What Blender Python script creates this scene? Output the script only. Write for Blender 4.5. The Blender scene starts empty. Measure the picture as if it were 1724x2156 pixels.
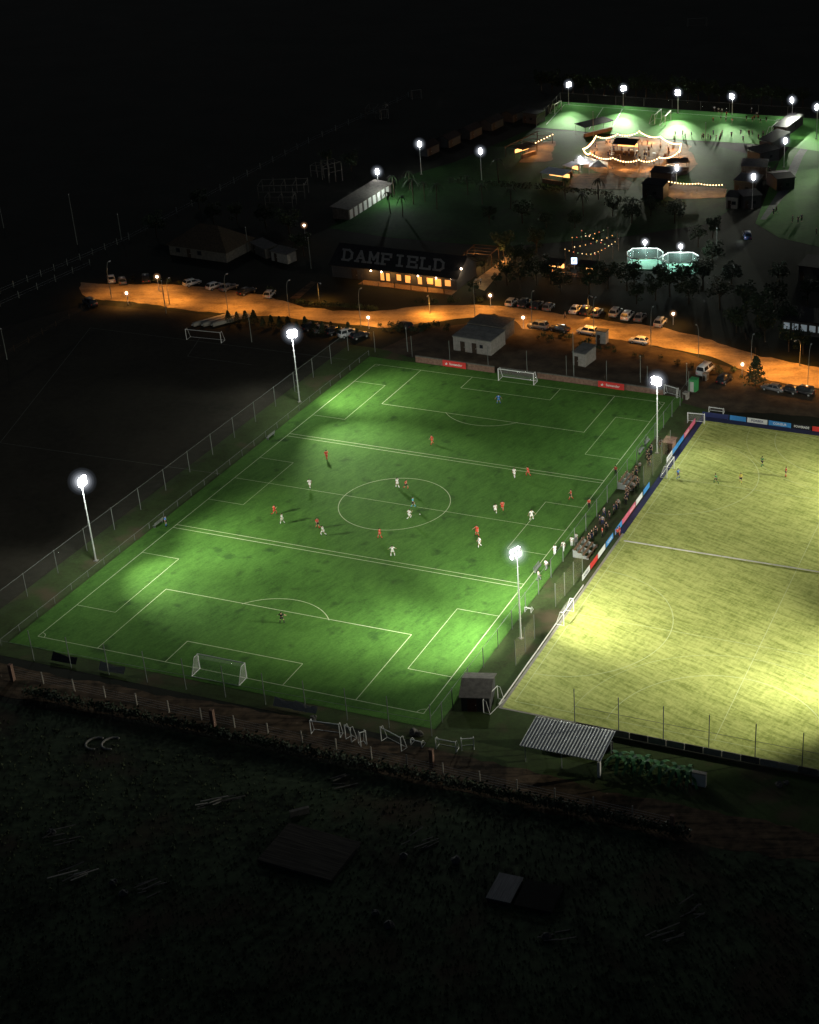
import bpy, bmesh, math, random
import numpy as np
from mathutils import Vector, Matrix
R=random.Random(7)
rad=math.radians
W,H=1724.,2155.
F,CX,CY,CZ,PIT,YAW,ROL=3286.92535,110.41612,-202.9568,119.99733,0.48549,0.32117,-0.00249
PW,PL,PX,PY=30.06,52.33,1351.007,1058.44
_f=np.array([-math.sin(YAW)*math.cos(PIT),math.cos(YAW)*math.cos(PIT),-math.sin(PIT)])
_r=np.array([math.cos(YAW),math.sin(YAW),0.]);_u=np.cross(_r,_f)
_c,_s=math.cos(ROL),math.sin(ROL)
A_,B_,C_=_c*_r+_s*_u,-_s*_r+_c*_u,_f
def G(x,y,z=0):
    "survey: viewing ray of the calibrated camera -> point of the ground"
    d=C_*F+A_*(x-PX)+B_*(PY-y); t=(z-CZ)/d[2]
    return Vector((CX+d[0]*t,CY+d[1]*t,z))
def HT(bx,by,ty):
    g=G(bx,by); d=C_*F+A_*(bx-PX)+B_*(PY-ty)
    hd=math.hypot(g.x-CX,g.y-CY); return float(CZ+d[2]*hd/math.hypot(d[0],d[1]))
COL=bpy.context.scene.collection
# ------------------------------------------------------------------ materials
def nodes(m):
    m.use_nodes=True; return m.node_tree,m.node_tree.nodes['Principled BSDF']
def mat(name,col,rough=.8,var=.2,scale=3.,metal=0.,world=False,col2=None,bump=0.,stretch=None):
    m=bpy.data.materials.new(name);nt,b=nodes(m)
    tc=nt.nodes.new('ShaderNodeNewGeometry' if world else 'ShaderNodeTexCoord')
    src=tc.outputs['Position' if world else 'Object']
    if stretch:
        mp=nt.nodes.new('ShaderNodeMapping');mp.inputs['Scale'].default_value=stretch[:3];mp.inputs['Rotation'].default_value=(0,0,stretch[3] if len(stretch)>3 else 0)
        nt.links.new(src,mp.inputs[0]);src=mp.outputs[0]
    n=nt.nodes.new('ShaderNodeTexNoise');n.inputs['Scale'].default_value=scale;n.inputs['Detail'].default_value=5;n.inputs['Roughness'].default_value=.65
    nt.links.new(src,n.inputs['Vector'])
    r=nt.nodes.new('ShaderNodeValToRGB');r.color_ramp.elements[0].position=.32;r.color_ramp.elements[1].position=.68
    c2=col2 if col2 else tuple(min(1,x*(1+var)) for x in col);c1=col if col2 else tuple(x*(1-var) for x in col)
    r.color_ramp.elements[0].color=(*c1,1);r.color_ramp.elements[1].color=(*c2,1)
    nt.links.new(n.outputs['Fac'],r.inputs[0]);nt.links.new(r.outputs[0],b.inputs['Base Color'])
    b.inputs['Roughness'].default_value=rough;b.inputs['Metallic'].default_value=metal
    if rough>.75: b.inputs['Specular IOR Level'].default_value=.15
    if bump:
        bp=nt.nodes.new('ShaderNodeBump');bp.inputs['Strength'].default_value=bump;bp.inputs['Distance'].default_value=.05
        nt.links.new(n.outputs['Fac'],bp.inputs['Height']);nt.links.new(bp.outputs[0],b.inputs['Normal'])
    return m
def emit(name,col,st):
    m=bpy.data.materials.new(name);nt,b=nodes(m)
    b.inputs['Base Color'].default_value=(*[min(1,x*.5) for x in col],1);b.inputs['Emission Color'].default_value=(*col,1);b.inputs['Emission Strength'].default_value=st
    m.cycles.emission_sampling='NONE';return m
def glare(name,col,st):
    "imitated lens haze round a lamp: thin homogeneous glowing volume"
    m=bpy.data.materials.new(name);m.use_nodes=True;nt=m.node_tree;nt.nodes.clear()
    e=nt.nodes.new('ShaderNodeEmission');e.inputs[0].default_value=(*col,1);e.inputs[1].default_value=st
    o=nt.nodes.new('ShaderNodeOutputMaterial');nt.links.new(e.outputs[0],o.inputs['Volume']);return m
def turf(name,base,dark,layers,worn=None,mid=.6):
    "grass: fine anisotropic fibres + broad patches; layers=[(scale,stretchxyz,rot,amount)]"
    m=bpy.data.materials.new(name);nt,b=nodes(m);N=nt.nodes;L=nt.links
    g=N.new('ShaderNodeNewGeometry');prev=None
    for sc,st,ro,am in layers:
        rt=N.new('ShaderNodeVectorRotate');rt.rotation_type='Z_AXIS';rt.inputs['Angle'].default_value=ro;L.new(g.outputs['Position'],rt.inputs['Vector'])
        mp=N.new('ShaderNodeMapping');mp.inputs['Scale'].default_value=st
        L.new(rt.outputs[0],mp.inputs[0]);n=N.new('ShaderNodeTexNoise');n.inputs['Scale'].default_value=sc;n.inputs['Detail'].default_value=4;n.inputs['Roughness'].default_value=.6
        n.inputs['Distortion'].default_value=.4
        L.new(mp.outputs[0],n.inputs['Vector'])
        a=N.new('ShaderNodeMath');a.operation='SUBTRACT';L.new(n.outputs['Fac'],a.inputs[0]);a.inputs[1].default_value=.5
        k=N.new('ShaderNodeMath');k.operation='MULTIPLY_ADD';L.new(a.outputs[0],k.inputs[0]);k.inputs[1].default_value=am
        if prev: L.new(prev,k.inputs[2])
        else: k.inputs[2].default_value=mid
        prev=k.outputs[0]
    mx=N.new('ShaderNodeMix');mx.data_type='RGBA';mx.inputs[6].default_value=(*dark,1);mx.inputs[7].default_value=(*base,1)
    L.new(prev,mx.inputs[0]);out=mx.outputs[2]
    if worn:
        n=N.new('ShaderNodeTexNoise');n.inputs['Scale'].default_value=worn[1];n.inputs['Detail'].default_value=6;L.new(g.outputs['Position'],n.inputs['Vector'])
        rr=N.new('ShaderNodeValToRGB');rr.color_ramp.elements[0].position=worn[2];rr.color_ramp.elements[1].position=worn[2]+.13
        L.new(n.outputs['Fac'],rr.inputs[0]);m2=N.new('ShaderNodeMix');m2.data_type='RGBA';L.new(rr.outputs[0],m2.inputs[0]);L.new(out,m2.inputs[6]);m2.inputs[7].default_value=(*worn[0],1);out=m2.outputs[2]
    L.new(out,b.inputs['Base Color']);b.inputs['Roughness'].default_value=.9;b.inputs['Specular IOR Level'].default_value=.1
    return m
def net(name,col,gap,fac):
    "wire mesh with holes"
    m=bpy.data.materials.new(name);nt,b=nodes(m);N=nt.nodes;L=nt.links
    b.inputs['Base Color'].default_value=(*col,1);b.inputs['Roughness'].default_value=.7
    tr=N.new('ShaderNodeBsdfTransparent');mx=N.new('ShaderNodeMixShader');tc=N.new('ShaderNodeTexCoord')
    n=N.new('ShaderNodeTexNoise');n.inputs['Scale'].default_value=gap;L.new(tc.outputs['Object'],n.inputs['Vector'])
    k=N.new('ShaderNodeMath');k.operation='MULTIPLY';L.new(n.outputs['Fac'],k.inputs[0]);k.inputs[1].default_value=fac*2
    L.new(k.outputs[0],mx.inputs[0]);L.new(tr.outputs[0],mx.inputs[1]);L.new(b.outputs[0],mx.inputs[2])
    L.new(mx.outputs[0],N['Material Output'].inputs[0]);return m
m_ground=mat('dark_earth',(.012,.015,.01),.95,scale=.05,world=True,col2=(.026,.027,.019))
m_slope=turf('rough_slope_grass',(.056,.08,.042),(.012,.017,.01),[(.12,(1,1,1),0,2.4),(.9,(1,1,1),0,2.8)],((.06,.045,.03),.09,.56))
m_dirt=turf('track_dirt',(.15,.1,.06),(.03,.022,.014),[(.9,(.12,1.4,1),-.32,2.2),(.7,(1,1,1),0,2.0),(.08,(1,1,1),0,1.4)],((.025,.026,.014),.3,.58),.45)
m_road=turf('gravel_road',(.46,.34,.21),(.16,.12,.08),[(.14,(1,1,1),0,2.2),(.5,(.3,1,1),-.3,1.4),(2.,(1,1,1),0,1.)],((.12,.085,.05),.25,.66),.55)
m_yard=mat('trodden_yard',(.12,.08,.05),.95,scale=.3,world=True,col2=(.26,.18,.11),bump=.2)
m_verge=turf('verge_grass',(.06,.095,.03),(.03,.035,.016),[(.25,(1,1,1),0,1.5),(2,(1,1,1),0,1)],((.085,.07,.04),.15,.55))
m_field=turf('dark_field',(.05,.045,.032),(.02,.019,.014),[(.05,(1,1,1),0,1.6),(.8,(1,1,1),0,1.)])
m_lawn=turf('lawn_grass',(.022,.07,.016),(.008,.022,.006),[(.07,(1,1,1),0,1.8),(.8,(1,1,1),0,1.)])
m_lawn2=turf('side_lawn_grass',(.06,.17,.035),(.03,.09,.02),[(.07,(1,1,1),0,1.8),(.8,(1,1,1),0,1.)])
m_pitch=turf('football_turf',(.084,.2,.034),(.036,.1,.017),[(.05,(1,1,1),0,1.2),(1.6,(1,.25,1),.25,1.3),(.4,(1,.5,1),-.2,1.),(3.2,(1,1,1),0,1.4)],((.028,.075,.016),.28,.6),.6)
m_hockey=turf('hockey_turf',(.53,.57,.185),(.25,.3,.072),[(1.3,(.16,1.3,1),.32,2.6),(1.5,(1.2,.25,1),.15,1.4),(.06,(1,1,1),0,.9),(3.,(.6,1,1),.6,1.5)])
m_far=turf('far_turf',(.13,.38,.09),(.09,.28,.055),[(.1,(1,1,1),0,1.3),(.9,(1,1,1),0,1.)])
m_line=mat('line_paint',(.52,.58,.38),.8,.18,2,world=True)
m_line2=mat('faint_line_paint',(.6,.66,.34),.8,.1,2,world=True)
m_line3=mat('old_field_paint',(.12,.12,.1),.8,.3,1,world=True)
m_navy=mat('navy_surround',(.03,.035,.09),.85,.2,.4,world=True)
m_conc=mat('raw_concrete',(.3,.28,.25),.9,.22,1.5,bump=.3)
m_pave=mat('path_paving',(.12,.13,.12),.9,.22,1.,world=True)
m_cdark=mat('old_concrete',(.13,.12,.105),.9,.3,1.5)
m_post=mat('concrete_post',(.42,.38,.32),.9,.2,4)
m_wood=mat('weathered_wood',(.16,.1,.06),.85,.3,3,stretch=(1,1,.2))
m_dwood=mat('dark_timber',(.05,.035,.025),.85,.3,3)
m_steel=mat('galvanised_steel',(.5,.52,.52),.45,.1,4,metal=.5)
m_pole=mat('painted_pole',(.75,.76,.73),.5,.08,4)
m_wmet=mat('white_painted_tube',(.8,.8,.78),.4,.05,4)
m_black=mat('black_rubber',(.018,.018,.018),.7,.2,6)
m_dark=mat('dark_cladding',(.03,.03,.033),.7,.25,2)
m_glass=mat('car_glass',(.02,.025,.03),.12,.1,2)
m_white=mat('white_render',(.62,.6,.56),.85,.1,.8)
m_roof=mat('dark_roof_sheet',(.016,.016,.018),.8,.25,1.2)
m_groof=mat('grey_flat_roof',(.16,.16,.15),.85,.3,.8)
m_thatch=mat('brown_roof',(.075,.058,.04),.95,.35,2.5)
m_red=mat('red_banner',(.62,.035,.03),.6,.08,2)
m_blue=mat('blue_banner',(.04,.25,.62),.6,.08,2)
m_nav=mat('navy_banner',(.02,.03,.12),.6,.08,2)
m_pink=mat('pink_banner',(.6,.12,.2),.6,.1,2)
m_wban=mat('white_banner',(.7,.72,.72),.6,.08,2)
m_green=mat('green_plastic',(.05,.32,.1),.5,.1,2)
m_brick=mat('reddish_block_wall',(.2,.12,.09),.9,.3,2)
m_net=net('chain_link_mesh',(.2,.23,.2),2.,.03)
m_net2=net('goal_net_mesh',(.75,.75,.72),4.,.16)
m_net3=net('tall_ball_net',(.5,.5,.28),1.2,.1)
m_bark=mat('bark',(.06,.045,.03),.9,.3,4)
m_leaf=mat('leaves',(.01,.022,.007),.7,scale=1.2,col2=(.028,.052,.018))
m_leafb=mat('broad_leaves',(.03,.13,.04),.6,scale=1.,col2=(.08,.26,.08))
m_lamp=emit('floodlight_lens',(.97,.97,1),60)
m_warm=emit('warm_bulb',(1,.62,.28),10)
m_sod=emit('sodium_globe',(1,.72,.5),25)
m_win=emit('lit_window',(1,.42,.1),1.0)
m_winc=emit('cool_lit_window',(.75,.9,1),.12)
m_gold=emit('lit_bar_shelf',(1,.5,.15),2.2)
m_sgn=emit('blue_white_screen',(.5,.65,1),3)
m_text=mat('roof_lettering_paint',(.17,.165,.16),.8,.18,2)
m_skin=mat('skin',(.5,.3,.2),.6,.06,8)
m_hair=mat('hair',(.03,.02,.015),.8,.2,8)
m_cor=mat('corrugated_sheet',(.42,.44,.45),.5,.15,1,metal=.3)
m_gl=net('court_glass',(.6,.85,.8),.4,.12)
GLR=[(.65,glare('glare_core',(.95,.97,1),.45)),(.9,glare('glare_inner',(.92,.95,1),.16)),(1.15,glare('glare_near',(.88,.92,1),.06)),(1.4,glare('glare_middle',(.8,.87,1),.024)),(1.7,glare('glare_outer',(.7,.82,1),.008))]  # nested glowing shells that paint lens glare round the floodlights
GLR_S=[(.5,glare('amber_glare_inner',(1,.6,.35),.5)),(.85,glare('amber_glare_outer',(1,.5,.25),.07))]  # amber shells painting the same lens glare round street globes
CL={}
for n,c in dict(red=(.62,.06,.04),white=(.85,.85,.85),blue=(.05,.22,.6),black=(.02,.02,.025),cyan=(.1,.5,.7),grey=(.25,.25,.26),orange=(.8,.25,.05),green=(.05,.25,.08),yellow=(.6,.5,.08),navy=(.02,.03,.1),brown=(.15,.08,.05)).items(): CL[n]=mat('cloth_'+n,c,.85,.08,6)
CP={}
for n,c in dict(white=(.75,.75,.74),silver=(.42,.43,.44),grey=(.16,.16,.17),black=(.02,.02,.022),red=(.3,.03,.025),blue=(.04,.07,.18)).items():
    CP[n]=mat('car_paint_'+n,c,.3,.04,2); CP[n].node_tree.nodes['Principled BSDF'].inputs['Coat Weight'].default_value=.5
# ------------------------------------------------------------------ mesh builder
class MB:
    def __init__(s): s.v=[];s.f=[]
    def add(s,vs,fs):
        k=len(s.v);s.v+=[tuple(v) for v in vs];s.f+=[[i+k for i in f] for f in fs];return s
    def box(s,x0,x1,y0,y1,z0,z1):
        return s.add([(x0,y0,z0),(x1,y0,z0),(x1,y1,z0),(x0,y1,z0),(x0,y0,z1),(x1,y0,z1),(x1,y1,z1),(x0,y1,z1)],[(0,3,2,1),(4,5,6,7),(0,1,5,4),(1,2,6,5),(2,3,7,6),(3,0,4,7)])
    def hexa(s,p): return s.add(p,[(0,3,2,1),(4,5,6,7),(0,1,5,4),(1,2,6,5),(2,3,7,6),(3,0,4,7)])
    def tube(s,p,q,r,r2=None,n=6):
        p,q=Vector(p),Vector(q);r2=r if r2 is None else r2;d=(q-p).normalized()
        a=d.orthogonal().normalized();b=d.cross(a);vs=[]
        for c,rr in ((p,r),(q,r2)):
            for i in range(n): t=i*math.tau/n;vs.append(c+(a*math.cos(t)+b*math.sin(t))*rr)
        return s.add(vs,[(i,(i+1)%n,n+(i+1)%n,n+i) for i in range(n)]+[tuple(range(n))[::-1],tuple(range(n,2*n))])
    def path(s,ps,r,n=6):
        for i in range(len(ps)-1): s.tube(ps[i],ps[i+1],r,n=n)
        return s
    def quad(s,a,b,c,d): return s.add([a,b,c,d],[(0,1,2,3)])
    def ball(s,c,r,n=8,m=5,sz=1):
        vs=[(c[0],c[1],c[2]-r*sz)]
        for j in range(1,m):
            ph=-math.pi/2+math.pi*j/m
            for i in range(n): t=i*math.tau/n;vs.append((c[0]+r*math.cos(ph)*math.cos(t),c[1]+r*math.cos(ph)*math.sin(t),c[2]+r*sz*math.sin(ph)))
        vs.append((c[0],c[1],c[2]+r*sz));fs=[(0,1+(i+1)%n,1+i) for i in range(n)]
        for j in range(m-2):
            for i in range(n): a=1+j*n;fs.append((a+i,a+(i+1)%n,a+n+(i+1)%n,a+n+i))
        a=1+(m-2)*n;fs+=[(a+i,a+(i+1)%n,len(vs)-1) for i in range(n)];return s.add(vs,fs)
    def mesh(s,name,m,smooth=False):
        me=bpy.data.meshes.new(name);me.from_pydata(s.v,[],s.f);me.materials.append(m)
        if smooth: me.shade_smooth()
        return me
    def build(s,name,m,parent=None,smooth=False): return ob(name,s.mesh(name,m,smooth),parent)
def ob(name,me,parent=None,m=None):
    o=bpy.data.objects.new(name,me);COL.objects.link(o);o.parent=parent
    if m: o.material_slots[0].link='OBJECT';o.material_slots[0].material=m
    return o
def tag(o,label,cat,group=None):
    o['label']=label;o['category']=cat
    if group:o['group']=group
    return o
def E(name,label,cat,loc=(0,0,0),rz=0,group=None):
    o=bpy.data.objects.new(name,None);COL.objects.link(o);o.location=loc;o.rotation_euler=(0,0,rz);o.empty_display_size=.3
    return tag(o,label,cat,group)
def dup(root,loc,rz=0,label=None,group=None,sc=None):
    r=root.copy();COL.objects.link(r);r.location=loc;r.rotation_euler=(0,0,rz)
    if label:r['label']=label
    if group:r['group']=group
    if sc:r.scale=(sc,)*3
    for ch in list(root.children):
        c=ch.copy();COL.objects.link(c);c.parent=r
        for g in ch.children: d=g.copy();COL.objects.link(d);d.parent=c
    return r
class Proto:
    "first placement uses the prototype itself, later ones copy it"
    def __init__(s,root): s.root=root;s.used=False
    def __call__(s,loc,rz=0,label=None,group=None,sc=None):
        if not s.used:
            s.used=True;r=s.root;r.location=loc;r.rotation_euler=(0,0,rz)
            if label:r['label']=label
            if group:r['group']=group
            if sc:r.scale=(sc,)*3
            return r
        r=dup(s.root,loc,rz,label,group,sc or 1.)
        if not group and 'group' in r: del r['group']
        return r
def struct(name,ps,z,m,parent=None):
    me=bpy.data.meshes.new(name);vs=[(p[0],p[1],z) for p in ps]
    me.from_pydata(vs,[],[list(range(len(vs)))]);me.materials.append(m)
    me.update()
    if me.polygons[0].normal.z<0: me.flip_normals()
    o=ob(name,me,parent);o['kind']='structure';return o
def GP(*p): return [G(*q) for q in p]
def ragged(ps,amp,step=1.6,seed=3):
    "break the straight edges of a ground patch into a worn, irregular outline"
    r=random.Random(seed);out=[];drift=0
    for i in range(len(ps)):
        a,b=ps[i],ps[(i+1)%len(ps)];d=b-a;L=d.length;n=max(1,min(60,int(L/step)));nn=Vector((-d.y,d.x,0)).normalized()
        for k in range(n):
            drift=drift*.75+r.uniform(-amp,amp)*.6
            out.append(a+d*(k/n)+nn*(drift if k else drift*.3))
    return out
ORD=['first','second','third','fourth','fifth','sixth','seventh','eighth','ninth','tenth','eleventh','twelfth','thirteenth','fourteenth','fifteenth','sixteenth','seventeenth','eighteenth','nineteenth','twentieth']
def spot(loc,tgt,power,ang,col=(.93,1,.95),blend=1.,size=.16):
    L=bpy.data.lights.new('lamp_beam','SPOT');L.energy=power;L.spot_size=rad(ang);L.spot_blend=blend;L.color=col;L.shadow_soft_size=size
    o=bpy.data.objects.new('lamp_beam',L);COL.objects.link(o);o.location=loc
    o.rotation_euler=(Vector(tgt)-Vector(loc)).to_track_quat('-Z','Y').to_euler();return o
def point(loc,power,col=(1,.5,.15),size=.15):
    L=bpy.data.lights.new('lamp_glow','POINT');L.energy=power;L.color=col;L.shadow_soft_size=size
    o=bpy.data.objects.new('lamp_glow',L);COL.objects.link(o);o.location=loc;return o
ZP=.05
def at(px,py,z=0): g=G(px,py);g.z=z;return g
def loc_of(t,x,y,z): return Matrix.Rotation(t.rotation_euler.z,4,'Z')@Vector((x,y,z))+Vector(t.location)
# ------------------------------------------------------------------ ground
struct('ground',[(-2500,-1200),(2500,-1200),(2500,4000),(-2500,4000)],0,m_ground)
struct('grass_slope',GP((-300,1500),(0,1478),(400,1545),(850,1640),(1300,1740),(1724,1790),(2100,1850),(2100,2400),(-300,2400)),.01,m_slope)
struct('dark_field',GP((-300,900),(0,690),(190,640),(500,668),(745,715),(590,860),(0,1290),(-200,1420)),.012,m_field)
struct('pitch_verge',[(-40,-58),(39,-58),(39,60),(-40,60)],.014,m_verge)
struct('shelter_yard',GP((880,1500),(1090,1490),(1330,1560),(1724,1640),(1900,1680),(1900,1850),(1650,1790),(900,1620)),.02,m_verge)
struct('dirt_track',ragged(GP((-200,1365),(0,1398),(400,1470),(900,1572),(1400,1690),(1800,1770),(1800,1835),(1420,1770),(900,1650),(560,1560),(0,1462),(-200,1430)),.7,1.5,5),.024,m_dirt)
struct('dirt_yard',ragged(GP((800,735),(900,690),(1090,672),(1300,712),(1450,745),(1580,790),(1724,822),(1900,850),(1900,900),(1724,880),(1490,862),(1395,835),(860,752)),.6),.02,mat('yard_earth',(.04,.03,.022),.95,scale=.3,world=True,col2=(.1,.075,.05),bump=.3))
struct('gravel_road',ragged(GP((170,594),(230,598),(330,596),(440,606),(560,622),(620,640),(640,648),(700,655),(780,657),(850,648),(900,643),(1000,641),(1080,648),(1180,663),(1280,676),(1400,690),(1500,716),(1545,732),(1600,752),(1724,772),(2000,820),(2000,870),(1724,818),(1620,802),(1560,778),(1500,752),(1400,733),(1290,714),(1200,703),(1100,692),(1085,676),(1040,660),(1010,668),(960,672),(870,683),(800,690),(700,680),(560,664),(440,655),(350,647),(260,634),(200,628),(170,612)),.8,1.8),.03,m_road)
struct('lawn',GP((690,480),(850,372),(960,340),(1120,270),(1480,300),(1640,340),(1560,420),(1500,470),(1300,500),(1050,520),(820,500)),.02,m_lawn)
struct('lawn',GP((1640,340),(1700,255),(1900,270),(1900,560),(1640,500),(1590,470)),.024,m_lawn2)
struct('path',GP((1600,462),(1612,462),(1662,400),(1690,330),(1735,262),(1722,262),(1672,330),(1640,400)),.034,m_pave)
struct('path',GP((985,600),(1040,560),(1080,525),(1092,528),(1060,565),(1020,612)),.034,m_road)
struct('path',GP((610,628),(655,592),(668,594),(628,630)),.034,m_dirt)
# ------------------------------------------------------------------ football pitch
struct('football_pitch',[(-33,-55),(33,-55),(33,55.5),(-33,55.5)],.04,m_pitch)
def seg(mb,p,q,z,wd=.11):
    d=Vector((q[0]-p[0],q[1]-p[1],0)).normalized()*wd/2;n=Vector((-d.y,d.x,0));p=Vector((p[0],p[1],z));q=Vector((q[0],q[1],z))
    mb.quad(p-n,q-n,q+n,p+n)
def arc(mb,c,r,a0,a1,z,wd=.11,n=40):
    for i in range(n):
        t0=a0+(a1-a0)*i/n;t1=a0+(a1-a0)*(i+1)/n
        v=[(c[0]+rr*math.cos(t),c[1]+rr*math.sin(t),z) for rr,t in ((r-wd/2,t0),(r+wd/2,t0),(r+wd/2,t1),(r-wd/2,t1))];mb.quad(*v)
mb=MB();z=.048;wl,ll=PW,PL
seg(mb,(-wl,-ll),(wl,-ll),z);seg(mb,(-wl,ll),(wl,ll),z);seg(mb,(wl,-ll),(wl,ll),z+.001);seg(mb,(-wl,-ll),(-wl,ll),z+.001)
seg(mb,(-wl,0),(wl,0),z+.002,.08);arc(mb,(0,0),9.15,0,math.tau,z+.003,.11,72)
for s in (-1,1):
    for w_,d_ in ((20.16,16.9),(9.16,5.5)):
        for t in (-1,1): seg(mb,(t*w_,s*ll),(t*w_,s*(ll-d_)),z+.002)
        seg(mb,(-w_,s*(ll-d_)),(w_,s*(ll-d_)),z+.003)
    a=math.acos(5.7/9.15);c0=math.pi/2 if s<0 else -math.pi/2
    arc(mb,(0,s*(ll-11)),9.15,c0-a,c0+a,z+.001)
    for o in (-.5,.5): seg(mb,(-wl,s*18.0+o),(wl,s*18.0+o),z+.002)
    for cy in (-35.2,0,35.2):
        x0,x1=s*wl,s*(wl-6.6)
        seg(mb,(x1,cy-8.2),(x1,cy+8.2),z+.004,.08)
        for t in (-1,1): seg(mb,(x0,cy+t*8.2),(x1,cy+t*8.2),z+.005,.08)
    for t in (-1,1): arc(mb,(s*wl,t*ll),1,math.atan2(-t,-s)-math.pi/4,math.atan2(-t,-s)+math.pi/4,z+.004,.1,8)
o=mb.build('pitch_markings',m_line);o['kind']='structure'
mb=MB()
for i,(p,q) in enumerate((((190,690),(730,757)),((0,932),(480,1000)),((0,932),(190,690)),((420,712),(395,750)),((395,750),(530,768)))): seg(mb,G(*p),G(*q),.02+.002*i,.12)
o=mb.build('field_markings',m_line3);o['kind']='structure'
HX0,HX1,HY0,HY1=39.3,100.,-47.8,47.
struct('hockey_surround',[(38.3,2),(HX1+2,2),(HX1+2,HY1+2),(38.3,HY1+2)],.04,m_navy)
struct('hockey_edging',[(38.9,HY0-.3),(HX1+2,HY0-.3),(HX1+2,2),(38.9,2)],.04,m_conc)
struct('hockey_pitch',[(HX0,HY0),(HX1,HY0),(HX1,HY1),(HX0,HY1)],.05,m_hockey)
mb=MB();z=.058;hx0=40.4;hx1=95.4
for p,q in (((hx0,-46),(hx0,46)),((hx1,-46),(hx1,46))): seg(mb,p,q,z,.08)
for i,(p,q) in enumerate((((hx0,-46),(hx1,-46)),((hx0,46),(hx1,46)),((hx0,-23),(hx1,-23)),((hx0,23),(hx1,23)))): seg(mb,p,q,z+.002,.08)
seg(mb,(67.9,-46),(67.9,46),z+.004,.08)
for cy in (-24.5,24.5): arc(mb,(hx0,cy),14.6,-math.pi/2,math.pi/2,z+.006,.1)
for s,cy in ((1,-46),(-1,46)): arc(mb,(67.9,cy),14.6,0 if s>0 else math.pi,math.pi if s>0 else math.tau,z+.008,.1)
for s,cy in ((1,-46),(-1,46)): arc(mb,(67.9,cy),19.6,0 if s>0 else math.pi,math.pi if s>0 else math.tau,z+.01,.06)
o=mb.build('hockey_markings',m_line2);o['kind']='structure'
fp=GP((1128,268),(1180,214),(1900,262),(1900,345),(1640,306),(1400,292))
struct('far_pitch',fp,.05,m_far)
mb=MB()
q=GP((1150,262),(1188,220),(1665,256),(1640,300));q2=GP((1270,226),(1240,272),(1310,230),(1285,275))
for i,(a,b) in enumerate(((q[0],q[1]),(q[1],q[2]),(q[2],q[3]),(q2[0],q2[1]),(q2[2],q2[3]))): seg(mb,a,b,.058+.002*i,.2)
o=mb.build('far_pitch_markings',mat('far_line_paint',(.8,.85,.75),.8,.1,2),None);o['kind']='structure'
# ------------------------------------------------------------------ people
def skin(name,joints,edges,m,sub=1):
    me=bpy.data.meshes.new(name);ks=list(joints);me.from_pydata([joints[k][0] for k in ks],[(ks.index(a),ks.index(b)) for a,b in edges],[])
    o=bpy.data.objects.new(name,me);COL.objects.link(o);o.modifiers.new('s','SKIN')
    for i,k in enumerate(ks):
        r=joints[k][1];sv=me.skin_vertices[0].data[i];sv.radius=r if isinstance(r,tuple) else (r,r);sv.use_root=(i==0)
    if sub: ss=o.modifiers.new('u','SUBSURF');ss.levels=sub;ss.render_levels=sub
    dg=bpy.context.evaluated_depsgraph_get();dg.update();new=bpy.data.meshes.new_from_object(o.evaluated_get(dg));new.name=name
    bpy.data.objects.remove(o);new.materials.clear();new.materials.append(m);new.shade_smooth();return new
def pose(kind):
    J=dict(pel=(0,0,.95),sp=(0,.0,1.14),ch=(0,0,1.34),nk=(0,0,1.5),hd=(0,.015,1.62),ht=(0,.01,1.72),nose=(0,.1,1.62))
    for s,n in ((-1,'l'),(1,'r')):
        J.update({'sh'+n:(s*.19,0,1.42),'el'+n:(s*.26,-.02,1.14),'wr'+n:(s*.27,.06,.9),'hip'+n:(s*.1,0,.9),'kn'+n:(s*.11,.03,.5),'an'+n:(s*.12,-.02,.09),'to'+n:(s*.14,.17,.04)})
    if kind=='run':
        J.update(ch=(0,.07,1.33),nk=(0,.11,1.48),hd=(0,.15,1.6),ht=(0,.16,1.7),nose=(0,.24,1.6),knl=(-.11,.36,.62),anl=(-.11,.24,.22),tol=(-.11,.42,.16),knr=(.11,-.1,.5),anr=(.11,-.45,.32),tor=(.11,-.42,.12),
          ell=(-.28,-.22,1.2),wrl=(-.26,-.02,1.05),elr=(.28,.25,1.2),wrr=(.18,.42,1.36),shl=(-.19,.04,1.41),shr=(.19,.12,1.41))
        J={k:(v[0],v[1],v[2]-.07) for k,v in J.items()}
    if kind=='walk':
        J.update(knl=(-.1,.2,.5),anl=(-.1,.28,.09),tol=(-.11,.47,.05),knr=(.1,-.06,.5),anr=(.1,-.32,.14),tor=(.11,-.16,.03),ell=(-.26,-.12,1.16),wrl=(-.27,-.05,.92),elr=(.26,.08,1.15),wrr=(.26,.28,.99))
    if kind=='ready':
        J.update(ell=(-.42,.08,1.2),wrl=(-.55,.25,1.05),elr=(.42,.08,1.2),wrr=(.55,.25,1.05),knl=(-.22,.1,.5),anl=(-.27,-.02,.09),tol=(-.32,.16,.04),knr=(.22,.1,.5),anr=(.27,-.02,.09),tor=(.32,.16,.04))
    return J
PM={}
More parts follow.
